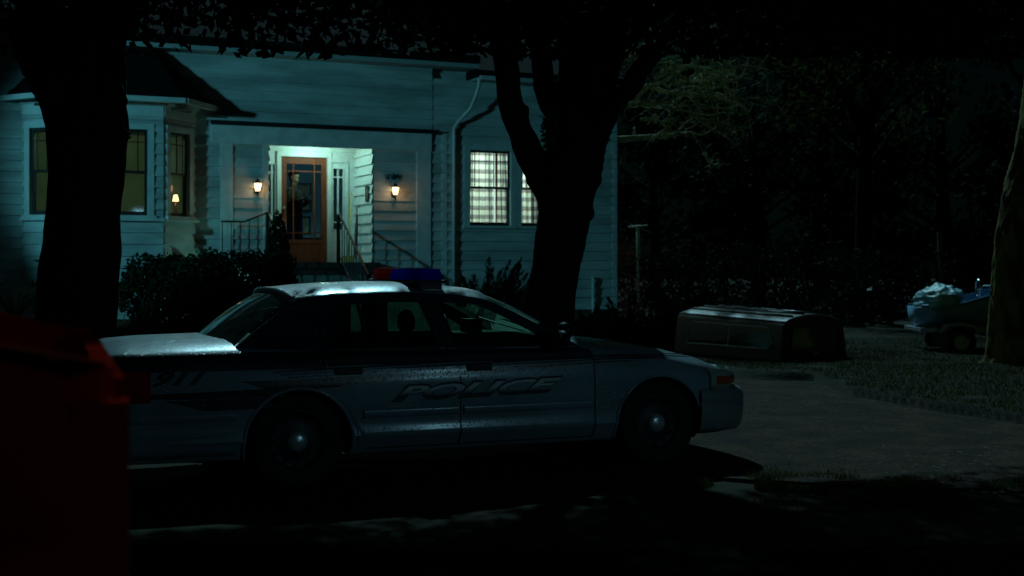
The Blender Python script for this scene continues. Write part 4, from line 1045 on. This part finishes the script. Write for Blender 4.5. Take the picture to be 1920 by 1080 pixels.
# left tree
tr = thing('large_tree', 'thick black trunk standing in front of the bay window', 'tree', (-4.2, 13, gz(-4.2, 13)))
mb = MB()
limb(mb, [(20,260,830),(50,236,770),(64,216,700),(72,213,600),(80,219,500),(90,226,400),(86,236,300),(83,240,240),(74,234,190),(60,230,140),(40,236,90),(20,240,40)], 13)
mb.v = [Vector(v) - Vector(tr.location) for v in mb.v]
loc = Vector(tr.location)
def blob(mb, px, py, r, Z, loc): mb.sphere(PX(px, py, Z) - loc, r/F*Z, 12, 8, (1,.8,1.3))
blob(mb, 222, 190, 22, 12.95, loc); blob(mb, 226, 255, 18, 12.95, loc); blob(mb, 84, 160, 26, 12.95, loc); blob(mb, 215, 420, 14, 12.95, loc)
o = mb.build('trunk', M['bark'], tr); fuse(o, .030, 1, .055, 2.6, 1, M['bark'])
def limbs3(name, parent, chains, m, voxel=.04, amt=.03, seed=2):
    for c in chains:
        mb = MB(); mb.tube([Vector(p[0]) - loc_(parent) for p in c], [p[1] for p in c], 10)
        o = mb.build(name, m, parent); fuse(o, voxel, 2, amt, 2.5, seed, m)
def loc_(p): return Vector(p.location)
B0 = PX(110, 60, 13); B1 = PX(190, 40, 13)
limbs3('limb', tr, [[(B0,.33),(B0+Vector((-.5,.2,1.2)),.24),(B0+Vector((-1.3,.6,2.8)),.15),(B0+Vector((-1.7,.4,4.8)),.07)], [(B1,.30),(B1+Vector((.5,-.3,1.5)),.22),(B1+Vector((1.1,-.2,3.2)),.13),(B1+Vector((1.4,.3,5.0)),.05)]], M['bark'], .05)
# forked tree
FT = 13.5
tr = thing('forked_tree', 'dark forked tree trunk rising behind the police car windscreen', 'tree', (.46, 13.5, 0))
L_ = loc_(tr); mb = MB()
limb(mb, [(915,1140,800),(930,1130,745),(958,1100,690),(972,1082,640),(980,1076,590),(988,1080,540),(996,1088,490),(1006,1097,440),(1013,1106,400),(1010,1116,350),(1014,1127,310),(1026,1126,270),(1034,1124,230),(1044,1140,190),(1050,1156,140),(1052,1168,90),(1058,1170,40)], FT)
limb(mb, [(1020,1100,430),(1008,1062,370),(982,1032,320),(958,1010,270),(942,990,220),(934,975,170),(928,970,120),(918,962,60)], FT, [0,0,0,-.05,-.1,-.15,-.2,-.3])
limb(mb, [(1040,1100,280),(1032,1066,235),(1012,1046,200),(1002,1036,165),(1000,1034,130),(996,1028,70)], FT, [0,.1,.15,.2,.3,.4])
limb(mb, [(1080,1128,300),(1100,1140,245),(1118,1158,212),(1146,1178,185),(1168,1200,158),(1186,1220,132),(1215,1243,95)], FT, [0,-.1,-.4,-.75,-1.05,-1.3,-1.6])
mb.v = [Vector(v) - L_ for v in mb.v]
blob(mb, 1112, 335, 14, FT-.05, L_); blob(mb, 1098, 398, 14, FT-.05, L_); blob(mb, 1070, 250, 40, FT, L_); blob(mb, 982, 210, 13, FT-.1, L_); blob(mb, 1112, 180, 10, FT-.1, L_)
o = mb.build('trunk', M['bark'], tr); fuse(o, .022, 1, .040, 3.4, 3, M['bark'])
ch = []
for px, d, r in ((940, (-.5,-.2,1), .15), (1012,(-.1,.4,1),.11), (1112,(.15,0,1),.36), (1228,(.7,-.4,1),.07)):
    p = PX(px, 60 if px < 1200 else 98, FT if px < 1200 else FT-1.6); D = Vector(d)
    ch.append([(p - D*.3, r),(p + D*1.2, r*.75),(p + D*2.6 + Vector((.2,.1,0)), r*.45),(p+D*4.2, max(.06, r*.2))])
limbs3('limb', tr, ch, M['bark'], .045)
# tree at the right edge; moss tone brightened all over for its lit left rim
tr = thing('mossy_tree', 'leaning mossy trunk at the right edge, its left side rim lit', 'tree', (7.9, 20.5, .1))
L_ = loc_(tr); mb = MB()
limb(mb, [(1820,2060,720),(1843,2040,695),(1854,2020,660),(1860,2010,600),(1866,2005,520),(1870,2000,450),(1882,2005,380),(1896,2010,330),(1908,2020,280),(1918,2030,220),(1926,2040,150),(1936,2050,60),(1950,2050,-60)], 20.5)
mb.v = [Vector(v) - L_ for v in mb.v]
for k, (px, py, r) in enumerate(((1846,700,16),(1890,712,22),(1930,716,20))): blob(mb, px, py, r, 20.3, L_)
o = mb.build('trunk', M['mossbark'], tr); fuse(o, .040, 1, .085, 2.2, 5, M['mossbark'])

def leafcloud(mb, pts, size, rnd, flat=.0, mi=0):
    for p in pts:
        s = size * rnd.uniform(.6, 1.3); a = Vector((rnd.gauss(0,1), rnd.gauss(0,1), rnd.gauss(0,1)))
        if a.length < .1: continue
        a.normalize(); b = a.orthogonal().normalized(); b.rotate(Matrix.Rotation(rnd.uniform(0, 6.28), 3, a)); c = a.cross(b)
        mb.add([p - b*s*.5, p + c*s*.28 + a*s*.06, p + b*s*.5, p - c*s*.28 + a*s*.06], [(0,1,2,3)], mi)
rnd = random.Random(11)
# leafy crowns added to the two near trees, shaped to shade the street
def shade_crown(tree_obj, x0, x1, n, seed):
    rr = random.Random(seed); cl = []; Lc = loc_(tree_obj)
    for k in range(210):
        x = rr.uniform(x0, x1); z = 3.75 + 5.6 * rr.random() ** 1.35; ym = min(15.0, 8.8 + 1.15*(z-1) + .39*(x+2.5)); y = ym - 3.0 * rr.random() ** 1.4; cl.append((Vector((x, y, z)), rr.uniform(.45, .95)))
    pts = []
    while len(pts) < n:
        c, r_ = cl[rr.randrange(len(cl))]; v = Vector((rr.gauss(0,1), rr.gauss(0,1), rr.gauss(0,.8))).normalized() * r_ * rr.random() ** .45; p = c + v
        if p.z < 1.6 + .150 * p.y + .10 or p.y - 1.15*(p.z - 1.0) > 9.25 + .39*(p.x + 2.5): continue
        pts.append(p - Lc)
    mb = MB(); leafcloud(mb, pts, .125, rr); return mb.build('crown', M['crown_leaf'], tree_obj)
M['crown_leaf'] = leafmat('shade_crown_leaves', (.010,.018,.007), (.005,.009,.004), .10)
shade_crown(bpy.data.objects['large_tree'], -6.6, -1.6, 42000, 71)
shade_crown(bpy.data.objects['forked_tree'], -1.9, 4.9, 54000, 72)
# ivy in the crotch of the forked tree
mb = MB(); pts = []
for i in range(650):
    t = rnd.random(); px = 1046 - 24*math.sin(t*2.2)*rnd.uniform(.2,1) - 20*max(0,t-.6)*rnd.random(); py = 150 + 130*t
    pts.append(PX(px + rnd.gauss(0,4), py, FT - .24 + rnd.gauss(0,.05)))
leafcloud(mb, pts, .065, rnd); leaf = mb.build('ivy', M['ivy']); tag(leaf, 'ivy climbing in the fork of the forked tree', 'ivy')

def shrub(name, label, cat, c, size, n, leaf, m, shape='round', seed=0, group=None, stems=7, top_noise=.25, gap=.0):
    """shrub with stems and a leaf cloud filling an uneven volume"""
    rr = random.Random(seed); t = thing(name, label, cat, c, 0, group); w, d, h = size; pts = []
    while len(pts) < n:
        x, y, z = rr.uniform(-1,1), rr.uniform(-1,1), rr.uniform(0,1)
        if shape == 'round': ok = (x*x + y*y)**.5 < math.sqrt(max(0, 1 - (z*1.0 - .35)**2 * (2.0 if z > .35 else 3.5)))
        elif shape == 'cone': ok = (x*x + y*y)**.5 < (1.0 - z**3.0)*(.78+.22*math.sin(min(1,z*3)*1.57))
        else: ok = abs(x) < 1 and abs(y) < 1
        k = noise.noise(Vector((x*w*1.6+seed, y*d*1.6, z*h*1.6))) 
        hh = 1 - top_noise * (.5 + .5*noise.noise(Vector((x*w*2.5+seed, y*d*2, 4)))) - top_noise*.35*abs(noise.noise(Vector((x*w*9, y*d*9, 1))))
        if not ok or z > hh or k < gap - .25: continue
        pts.append(Vector((x*w/2, y*d/2, z*h)))
    mb = MB(); leafcloud(mb, pts, leaf, rr); mb.build('leaves', m, t)
    mb = MB()
    for k in range(stems):
        a = rr.uniform(0,6.28); q = rr.uniform(.2,.8); p = Vector((math.cos(a)*w/2*q, math.sin(a)*d/2*q, h*rr.uniform(.5,.85)))
        mb.tube([(p.x*.15,p.y*.15,-.05), (p.x*.5,p.y*.5,p.z*.45), p], [.02,.013,.005], 5)
    mb.build('stem', M['bark'], t)
    return t
def G(px, Y): x = (px-960)/F*Y; return (x, Y, gz(x, Y))
# hedge in front of the bay: three bushes grown together
shrub('hedge_bush', 'bushy dark hedge plant nearest the big left trunk', 'bush', G(292, 20.4), (1.15,1.0,1.22), 4200, .085, M['hedge'], 'round', 1, 'hedge in front of the bay window', gap=.02)
shrub('hedge_bush', 'dense dark hedge plant in the middle below the bay', 'bush', G(368, 20.3), (1.25,1.2,1.22), 6500, .08, M['hedge'], 'round', 2, 'hedge in front of the bay window', gap=-.05)
shrub('hedge_bush', 'dense dark hedge plant beside the porch steps', 'bush', G(462, 20.6), (1.45,1.2,1.27), 8000, .08, M['hedge'], 'box', 3, 'hedge in front of the bay window', gap=-.1)
shrub('cone_shrub', 'narrow dark cone shaped shrub in front of the door', 'shrub', G(521, 21.4), (.50,.50,1.90), 9000, .06, M['hedge'], 'cone', 4, top_noise=.06, gap=-.4, stems=3)
shrub('low_shrub', 'small leafy shrub right of the porch steps', 'shrub', G(775, 23.0), (.9,.7,.95), 1600, .07, M['hedge'], 'round', 5, gap=.0)
shrub('low_shrub', 'rounded shrub under the downspout', 'shrub', G(845, 22.4), (1.2,.8,1.02), 3200, .07, M['hedge'], 'round', 6, gap=-.05)
def juniper(label, c, w, h, seed, n=34, group='junipers along the right wing'):
    rr = random.Random(seed); t = thing('juniper', label, 'shrub', c, 0, group); mb = MB(); br = MB()
    for i in range(n):
        a = rr.uniform(0, 6.283); el = rr.uniform(.25, 1.35); L = h * rr.uniform(.65, 1.08) if el > .9 else w/2*rr.uniform(.75,1.15)
        d = Vector((math.cos(a)*math.cos(el), math.sin(a)*math.cos(el)*.7, math.sin(el))); pts = []
        for k in range(8):
            s = k/7; pts.append(d*L*s + Vector((0,0,-.10*L*s*s)) + Vector((math.cos(a),math.sin(a),0))*.12*L*s*s)
        br.tube(pts, [.016*(1-.8*k/7) for k in range(8)], 5)
        for k in range(140):
            s = rr.uniform(.25, 1.0); p = pts[min(7, int(s*7))].lerp(pts[min(7, int(s*7)+1)], (s*7) % 1)
            r = .12*(1.08-s); q = p + Vector((rr.gauss(0,1), rr.gauss(0,1), rr.gauss(0,.7)))*r
            u = (d + Vector((rr.gauss(0,.5), rr.gauss(0,.5), rr.gauss(0,.4)))).normalized(); sz = rr.uniform(.05,.11); c2 = u.orthogonal().normalized()*sz*.16
            mb.add([q-u*sz*.5, q+c2, q+u*sz*.6, q-c2], [(0,1,2,3)])
    mb.build('needles', M['juniper'], t); br.build('branch', M['bark'], t)
juniper('spiky juniper below the plaid curtained window', G(905, 22.8), 2.0, 1.6, 21, 100)
juniper('juniper between the lit window and the forked trunk', G(968, 20.5), 1.4, 1.25, 22, 80)
juniper('juniper just right of the forked trunk', G(1075, 21.0), 1.0, 1.05, 23, 60)
juniper('spreading juniper at the right corner of the house', G(1190, 24.5), 2.0, 1.25, 24, 60)
juniper('low juniper behind the police car bonnet', G(1270, 24.0), 2.0, 1.0, 25, 50)
# red-leaved bush at the house corner
shrub('red_bush', 'small red leaved bush just past the house corner', 'bush', G(1168, 31), (1.0,.8,2.5), 900, .08, M['redleaf'], 'round', 31, gap=.05)
# arching plant at the far left
t = thing('arching_plant', 'thin arching plant by the pale foundation at the far left', 'plant', G(28, 20)); mb = MB(); rr = random.Random(8)
for k in range(46):
    a = rr.uniform(0, 6.28); L = rr.uniform(.35,.75); d = Vector((math.cos(a), math.sin(a), 0)); pts = [d*L*s*.9 + Vector((0,0, .72*L*1.5*math.sin(s*2.3))) for s in [i/9 for i in range(10)]]
    mb.tube(pts, [.010,.010,.010,.009,.009,.008,.007,.006,.004,.002], 4)
mb.build('frond', M['hedge'], t)
# background planting
bgsh = [(1240,36,3.0,2.2),(1330,38,3.2,2.6),(1420,34,3.2,2.5),(1500,37,3.6,2.7),(1590,34,3.0,2.3),(1665,38,2.6,2.2),(1790,33,2.2,2.0),(1850,32,2.4,3.2),(1905,30,2.2,2.2)]
labs = ['dim bush behind the T shaped post','dim bush behind and left of the truck canopy','dim bush directly behind the truck canopy','tall dim bush behind the right of the canopy','dim bush between canopy and boat','dark bush left of the boat tarp','dim bush behind the tarped boat','tall bush rising between boat and mossy tree','bush mostly hidden behind the mossy tree']
for i, ((px, Y, w, h), lb_) in enumerate(zip(bgsh, labs)):
    shrub('garden_bush', lb_, 'bush', G(px, Y), (w, w*.7, h*.95), 3400, .13, M['far_leaf'] if i % 2 else M['yard_leaf'], 'round', 40+i, 'bushes at the back of the yard', gap=.22)
def tree(label, c, h, cw, nleaf, leaf, m, seed, z0=.25, group='dark trees behind the yard', gap=.05):
    rr = random.Random(seed); t = thing('broadleaf_tree', label, 'tree', c, 0, group); mb = MB()
    mb.tube([(0,0,-.2),(rr.uniform(-.2,.2),0,h*.3),(rr.uniform(-.4,.4),0,h*.6),(0,0,h*.95)], [.3,.22,.14,.03], 9)
    cl = []
    for k in range(26):
        a = rr.uniform(0,6.28); zz = h*rr.uniform(z0, .95); rr_ = cw/2*rr.uniform(.5,1)*(1-.4*abs(zz/h-.5)); e = Vector((math.cos(a)*rr_, math.sin(a)*rr_, zz)); s0 = Vector((0,0,zz*.7))
        mb.tube([s0, s0.lerp(e,.5)+Vector((0,0,.3)), e], [.09,.05,.015], 5); cl.append((e, rr.uniform(.6,1.4))); cl.append((s0.lerp(e,.6)+Vector((0,0,.3)), rr.uniform(.5,1.0)))
    mb.build('trunk', M['bark'], t); pts = []
    for i in range(nleaf):
        e, r = cl[rr.randrange(len(cl))]; v = Vector((rr.gauss(0,1), rr.gauss(0,1), rr.gauss(0,.7))); v = v.normalized()*r*rr.random()**.4
        pts.append(e + v)
    mb = MB(); leafcloud(mb, pts, leaf, rr); mb.build('crown', m, t); return t
tree('leafy tree at the top right, leaves coloured bright as if lit', G(1620, 36), 11, 7, 4200, .20, M['bright_leaf'], 61, .50)
tree('dark tree behind the yard left of the bright leaved tree', G(1420, 50), 10, 8, 7000, .26, M['far_leaf'], 62, .2)
tree('dark tree far behind the boat', G(1770, 44), 12, 8, 7000, .26, M['far_leaf'], 63, .15)
tree('dark tree far behind the mossy trunk', G(1960, 38), 12, 7, 6000, .24, M['far_leaf'], 64, .15)
tree('dark tree far behind the T shaped post', G(1230, 58), 10, 9, 6000, .28, M['far_leaf'], 65, .2)
tree('dark tree farthest back behind the garden bushes', G(1540, 58), 14, 10, 6000, .30, M['far_leaf'], 66, .15)

# bare mossy tree behind the house
t = thing('bare_tree', 'bare mossy tree reaching out from behind the house corner', 'tree', G(1105, 33)); L_ = loc_(t); rr = random.Random(5)
mb = MB(); mb.tube([(0,0,-.2),(.1,0,2),(-.1,0,4.2),(.1,0,6.5),(.2,0,9)], [.30,.26,.22,.16,.08], 10); mb.build('trunk', M['mossbark'], t, smooth=True)
tw = MB()
def wob(p0, p1, n, amp):
    out = []
    for i in range(n+1):
        s = i/n; out.append(p0.lerp(p1, s) + Vector((rr.gauss(0,amp), rr.gauss(0,amp), rr.gauss(0,amp)))*math.sin(math.pi*s)**.5)
    return out
def grow(p, d, L, r, lv):
    n = 5; pts = [p]; q = p.copy(); dd = d.copy()
    for i in range(n):
        dd = (dd + Vector((rr.gauss(0,.28), rr.gauss(0,.28), rr.gauss(0,.26)))).normalized(); q = q + dd*L/n; pts.append(q.copy())
    tw.tube(pts, [max(.008, r*(1-.7*i/n)) for i in range(n+1)], 5 if lv else 7, cap=False)
    if lv < 4:
        for i in range(1, n+1):
            for rep in range(2 if lv < 3 else 1):
                if rr.random() < .72:
                    nd = (dd*.5 + Vector((rr.gauss(0,.8), rr.gauss(0,.5), rr.gauss(.1,.65)))).normalized(); grow(pts[i], nd, L*rr.uniform(.42,.68), r*.5, lv+1)
def b(px, py, Y=33): return PX(px, py, Y) - L_
tw.tube([b(1110,275), b(1155,262), b(1200,259), b(1240,256), b(1270,252), b(1295,248)], [.11,.09,.08,.07,.05,.03], 8)
tw.tube([b(1268,252), b(1284,232), b(1300,221), b(1316,224)], [.05,.035,.02,.01], 6)
tw.tube([b(1295,248), b(1315,254), b(1340,241)], [.035,.02,.01], 6); tw.tube([b(1298,249), b(1308,266), b(1320,286)], [.03,.018,.008], 6)
tw.tube([b(1110,225), b(1180,196), b(1215,160), b(1245,172), b(1270,176)], [.10,.08,.07,.05,.03], 7)
for (px, py, dx, dz, L) in ((1215,160,.9,.2,2.0),(1245,172,.9,-.1,2.0),(1270,176,1,0,1.6),(1180,196,.9,-.1,1.6),(1225,150,.8,.4,2.2),(1240,130,.9,.3,2.2),(1200,200,.9,0,1.8),(1316,224,1,0,.8),(1340,241,.9,.3,.7),(1320,286,.8,-.4,.6),(1265,150,1,.1,1.9),(1300,180,1,-.1,1.3),(1240,256,.5,.4,.6),(1200,225,.9,.1,1.3)):
    grow(b(px, py) + Vector((0, rr.uniform(-.4,.4), 0)), Vector((dx, rr.uniform(-.3,.3), dz)).normalized(), L, .05, 2)
for k in range(5): grow(Vector((.1,0,5+k*.8)), Vector((rr.uniform(.3,1), rr.uniform(-.5,.5), .5)).normalized(), 3.2, .09, 1)
tw.build('branches', M['twig'], t, smooth=True)
mb = MB(); mb.tube([b(1186,222), b(1189,238)], .004, 4); mb.lathe([(.001,.0),(.03,-.01),(.04,-.12),(.03,-.16),(.001,-.17)], b(1189,239), n=10)
bf = mb.build('hanging_feeder', mat('white_plastic', (.6,.7,.7), .5)); bf.location = L_; tag(bf, 'small white feeder hanging from a bare branch', 'bird feeder')

# ------------------------------------------------------------ yard things on the right
t = thing('clothesline_post', 'pale T shaped clothesline post beyond the house corner', 'post', G(1197, 32))
zz = 2.56 - t.location.z
mb = MB(); mb.tube([(0,0,-.1),(-.01,0,zz)], .045, 10); mb.build('post', mat('pale_green_paint', (.80,.88,.62), .6), t, smooth=True)
mb = MB(); mb.tube([(-.24,0,zz-.01),(.23,0,zz+.02)], .028, 8); mb.build('crossbar', bpy.data.materials['pale_green_paint'], t, smooth=True)
t = thing('leaning_post', 'thin wooden post leaning behind the tarped boat', 'post', G(1772, 28)); p = PX(1760, 435, 28) - loc_(t)
mb = MB(); mb.tube([(.02,0,-.1), tuple(p*.5), tuple(p)], [.05,.045,.04], 8); mb.build('pole', mat('weathered_wood', (.12,.14,.08), .9), t, smooth=True)

# pickup canopy on the ground
brown = mat('brown_paint', (.050,.020,.012), .48, coat=.12)
cz = gz(4.2, 21.5)
cn = thing('truck_canopy', 'brown pickup truck canopy resting on the ground by the drive', 'truck canopy', (4.24, 21.0, cz), math.atan2(.6, .8)); cn.scale = (1, 1, .94)
# local: x across the rear (0..1.6), y along the side (0..2.45) away from the viewer
mb = MB(); prf = [(0,.02),(.03,.30),(.09,.60),(.14,.66)]
rp = []
for k in range(17):
    s = k/16; x = .14 + 1.32*s; rp.append((x, .67 + .11*math.sin(math.pi*s)**.7 ))
sec = prf + rp + [(1.6-x, z) for x, z in prf[::-1]]
ysn = [.0,.03,.8,1.6,2.35,2.45]; m_ = len(sec)
def csec(y): k = 1 if .02 < y < 2.4 else .97; rise = .16*y/2.45; return [(.8+(x-.8)*k, y, z*(k if z > .5 else 1) + (rise*.55 if z > .5 else 0)) for x, z in sec]
vs = [p for y in ysn for p in csec(y)]
fs = [(i*m_+k, (i+1)*m_+k, (i+1)*m_+k+1, i*m_+k+1) for i in range(len(ysn)-1) for k in range(m_-1)] + [tuple(range(m_-1,-1,-1)), tuple((len(ysn)-1)*m_+k for k in range(m_))]
mb.add(vs, fs); mb.build('shell', brown, cn, angle=25)
for xx in (.35, .62, .98, 1.25):
    s_ = (xx-.14)/1.32; zc_ = .67 + .11*math.sin(math.pi*s_)**.7
    mb = MB(); mb.tube([(xx, y, zc_ + .16*y/2.45*.55 + .004) for y in (.08,.6,1.2,1.8,2.3)], .026, 8); mb.build('roof_rib', brown, cn, smooth=True)
def csx(z): return lerp([(.02,0),(.30,.03),(.60,.09),(.66,.14)], z)
for s in (0, 1):
    wp = [(.30,.20),(.22,.30),(.34,.56),(2.05,.60),(2.16,.52),(2.12,.22)]
    f_ = lambda y, z, o_: ((csx(z)-o_) if s == 0 else 1.6-(csx(z)-o_), y, z)
    mb = MB(); cyc = wp + [wp[0]]; mb.tube([f_(y, z, .008) for y, z in cyc], .016, 6, cap=False); mb.tube([f_(1.18,.21,.008), f_(1.18,.58,.008)], .012, 6); o = mb.build('side_window', mat('dull_window_frame', (.65,.7,.7), .6, .2), cn)
    mb = MB(); mb.add([f_(y, z, .004) for y, z in wp], [tuple(range(6))]); mb.build('pane', mat('dark_glass', (.006,.007,.008), .08, coat=1), o)
mb = MB(); rwv = [(.20,.12),(.26,.56),(1.34,.56),(1.40,.12)]
mb.tube([(x,-.012,z) for x, z in rwv+[rwv[0]]], .014, 6, cap=False); o = mb.build('rear_door', M['black'], cn)
mb = MB(); mb.add([(x,-.006,z) for x, z in rwv], [(0,1,2,3)]); mb.build('pane', bpy.data.materials['dark_glass'], o)
mb = MB(); mb.box((.74,-.03,.10),(.86,-.008,.14)); mb.build('handle', M['alu'], o)

# boat on its trailer
BT = R(-4)
bz = 0.02
tl = thing('boat_trailer', 'galvanised trailer carrying the small blue boat', 'trailer', (7.85, 24.0, bz), BT)
galv = mat('galvanised_steel', (.40,.48,.50), .5, .2)
mb = MB(); mb.box((-.6,-.50,.42),(3.6,-.44,.50)); mb.box((-.6,.74,.42),(3.6,.80,.50)); mb.box((-.6,-.44,.43),(-.52,.74,.49)); mb.box((3.0,-.44,.43),(3.08,.74,.49)); mb.box((3.6,.1,.42),(4.8,.2,.50)); mb.build('chassis', galv, tl)
for y in (-.62, .92):
    mb = MB(); mb.lathe([(.14,-.08),(.22,-.085),(.255,-.06),(.262,0),(.255,.06),(.22,.085),(.14,.08)], (0,0,0), 'y', 28); w_ = mb.build('wheel', M['rubber'], tl, smooth=True); w_.location = (.06, y, .262)
    mb = MB(); mb.lathe([(.145,-.083),(.15,-.07),(.12,-.03),(.06,-.05),(.001,-.055)], (0,0,0), 'y', 22); mb.build('rim', mat('pale_wheel_rim', (.6,.65,.65), .5, .2), w_, smooth=True)
    mb = MB(); path = [(-.30,.42),(-.18,.57),(.04,.60),(.26,.56),(.36,.40)]
    for (xa, za), (xb, zb) in zip(path, path[1:]):
        mb.add([(xa,y-.12,za),(xb,y-.12,zb),(xb,y+.12,zb),(xa,y+.12,za),(xa,y-.12,za-.045),(xb,y-.12,zb-.045)], [(0,1,2,3),(4,5,1,0)])
    mb.build('mudguard', galv, tl)
bt = thing('small_boat', 'small blue boat on a trailer, partly hidden by the mossy tree', 'boat', (7.85, 24.0, bz), BT)
hull = mat('blue_hull_paint', (.20,.44,.66), .5, coat=.1)
mb = MB()
stn = [(-.55,.50),(0,.62),(1.0,.66),(2.2,.62),(3.2,.42),(3.9,.14),(4.15,.02)]
def bh(x): return .86 + .30*sst(.35,.75,x) + .12*sst(2.5,4.1,x)
vs = []
for x, w in stn + []:
    keel = .50 + .30*sst(2.8,4.15,x)
    vs += [(x,.15-w*1.0,bh(x)),(x,.15-w*.98,bh(x)-.10),(x,.15-w*.82,keel+.14),(x,.15,keel),(x,.15+w*.82,keel+.14),(x,.15+w*.98,bh(x)-.10),(x,.15+w,bh(x))]
fs = [(i*7+k,(i+1)*7+k,(i+1)*7+k+1,i*7+k+1) for i in range(len(stn)-1) for k in range(6)] + [(0,1,2,3,4,5,6)]
mb.add(vs, fs); o = mb.build('hull', hull, bt, smooth=True); s_ = o.modifiers.new('s','SOLIDIFY'); s_.thickness=.03
mb = MB()
for sgn in (-1,1): mb.tube([(x,.15+sgn*w,bh(x)+.02) for x, w in stn], .025, 6)
mb.build('gunwale', mat('light_blue_trim', (.10,.25,.42), .4), bt, smooth=True)
mb = MB()
for sgn in (-1,1): mb.tube([(.8,.15+sgn*.6,1.10),(.82,.15+sgn*.6,1.22),(3.2,.15+sgn*.42,1.24)], .016, 6)
mb.build('grab_rail', bpy.data.materials['light_blue_trim'], bt, smooth=True)
mb = MB(); mb.tube([(.55,-.1,1.0),(.50,-.1,1.18)], .02); mb.tube([(.50+.0*1,-.1+.15*math.cos(a),1.2+.15*math.sin(a)) for a in [k*.5236 for k in range(13)]], .014, 6, cap=False); mb.build('helm_wheel', M['alu'], bt)
# tarp over the stern
mb = MB(); me_n = 46
def tarp(s, t):
    a = s*2*math.pi; th = t*math.pi; x = math.sin(th)*math.cos(a); y = math.sin(th)*math.sin(a); z = math.cos(th)
    sx = .40; P = Vector((-.12 + sx*x*(1.05-.2*z) - .06*(z < 0)*0, .15 + .55*y, 1.00 + (.26 if z > 0 else .36)*z + .10*x*(z > 0)*-.2))
    P = Vector((-.11 + .43*x - .07*max(0,-x)**3, .15 + .80*y, .97 + .31*z + .03*x))
    k = noise.fractal(Vector((x*1.3,y*1.3,z*1.3+3)), 1, 2, 2)*.05 - abs(noise.noise(Vector((x*2.6+4,y*2.6,z*3.4))))*.11 - abs(noise.noise(Vector((x*6,y*6,z*6))))*.03
    nrm = Vector((x,y,z)); return P + nrm*k
mb.grid(tarp, 64, 40)
tp_ = mb.build('tarp', mat('blue_grey_tarpaulin', (.30,.62,.68), .5, col2=(.18,.42,.50), nscale=3, bump=.2, bscale=9), None, smooth=True)
tp_.location = (7.85, 24.0, bz); tp_.rotation_euler = (0,0,BT); tag(tp_, 'crumpled pale blue tarp tied over the stern of the boat', 'tarp')
# bright litter in the yard behind
mb = MB(); mb.grid(lambda s, t: (s*.32, t*.3, .16*math.sin(s*3.14)*math.sin(t*3.14) + .05*noise.noise(Vector((s*6,t*6,0)))), 14, 12)
o = mb.build('plastic_sheet', mat('pale_plastic', (.12,.15,.15), .5), None, smooth=True); p = PX(1632, 545, 30); o.location = p; tag(o, 'pale crumpled plastic caught in the bushes behind the canopy', 'plastic sheet')

# ------------------------------------------------------------ street lamps added outside the frame for the light on house front and car
def added_street_lamp(loc, label, e, col, rz, h, aim, cone, spread=.25, blend=.7):
    t = thing('added_street_lamp', label, 'street lamp', loc, rz, 'added street lamps')
    mb = MB(); mb.tube([(0,0,0),(0,0,.5),(0,0,h)], [.10,.07,.05], 12); mb.build('pole', M['alu'], t, smooth=True)
    mb = MB(); mb.tube([(0,0,h-.05),(.3,0,h+.18),(.9,0,h+.25)], .035, 8); mb.build('arm', M['alu'], t, smooth=True)
    mb = MB(); mb.sphere((1.1,0,h+.24), .26, 16, 8, (1,.55,.32)); mb.build('lamp_head', M['alu'], t, smooth=True)
    mb = MB(); mb.lathe([(.16,0),(.13,-.08),(.001,-.11)], (1.1,0,h+.18), n=18); mb.build('lamp_glass', mat('added_lamp_glass', (.8,.8,.8), .3, emit=col, estr=8), t, smooth=True)
    l = bpy.data.lights.new('bulb', 'SPOT'); l.energy = e; l.color = col; l.shadow_soft_size = spread; l.spot_size = R(cone); l.spot_blend = blend
    o = bpy.data.objects.new('bulb', l); COL.objects.link(o); p = Matrix.Translation(loc) @ Matrix.Rotation(rz, 4, 'Z') @ Vector((1.1,0,h-.08))
    o.location = p; o.rotation_euler = (p - Vector(aim)).to_track_quat('Z', 'Y').to_euler()
added_street_lamp((-14.0, 9.0, 0), 'added street lamp beyond the left edge of the view', 2600, (.14,.72,.88), R(30), 5.2, (-4.2, 24.1, 3.0), 25.5, .2, .35)
added_street_lamp((7.4, 1.6, 0), 'added street lamp near the viewer beyond the right edge', 108, (.27,.66,.84), R(140), 3.4, (1.2, 8.6, .8), 160, .25, .3)
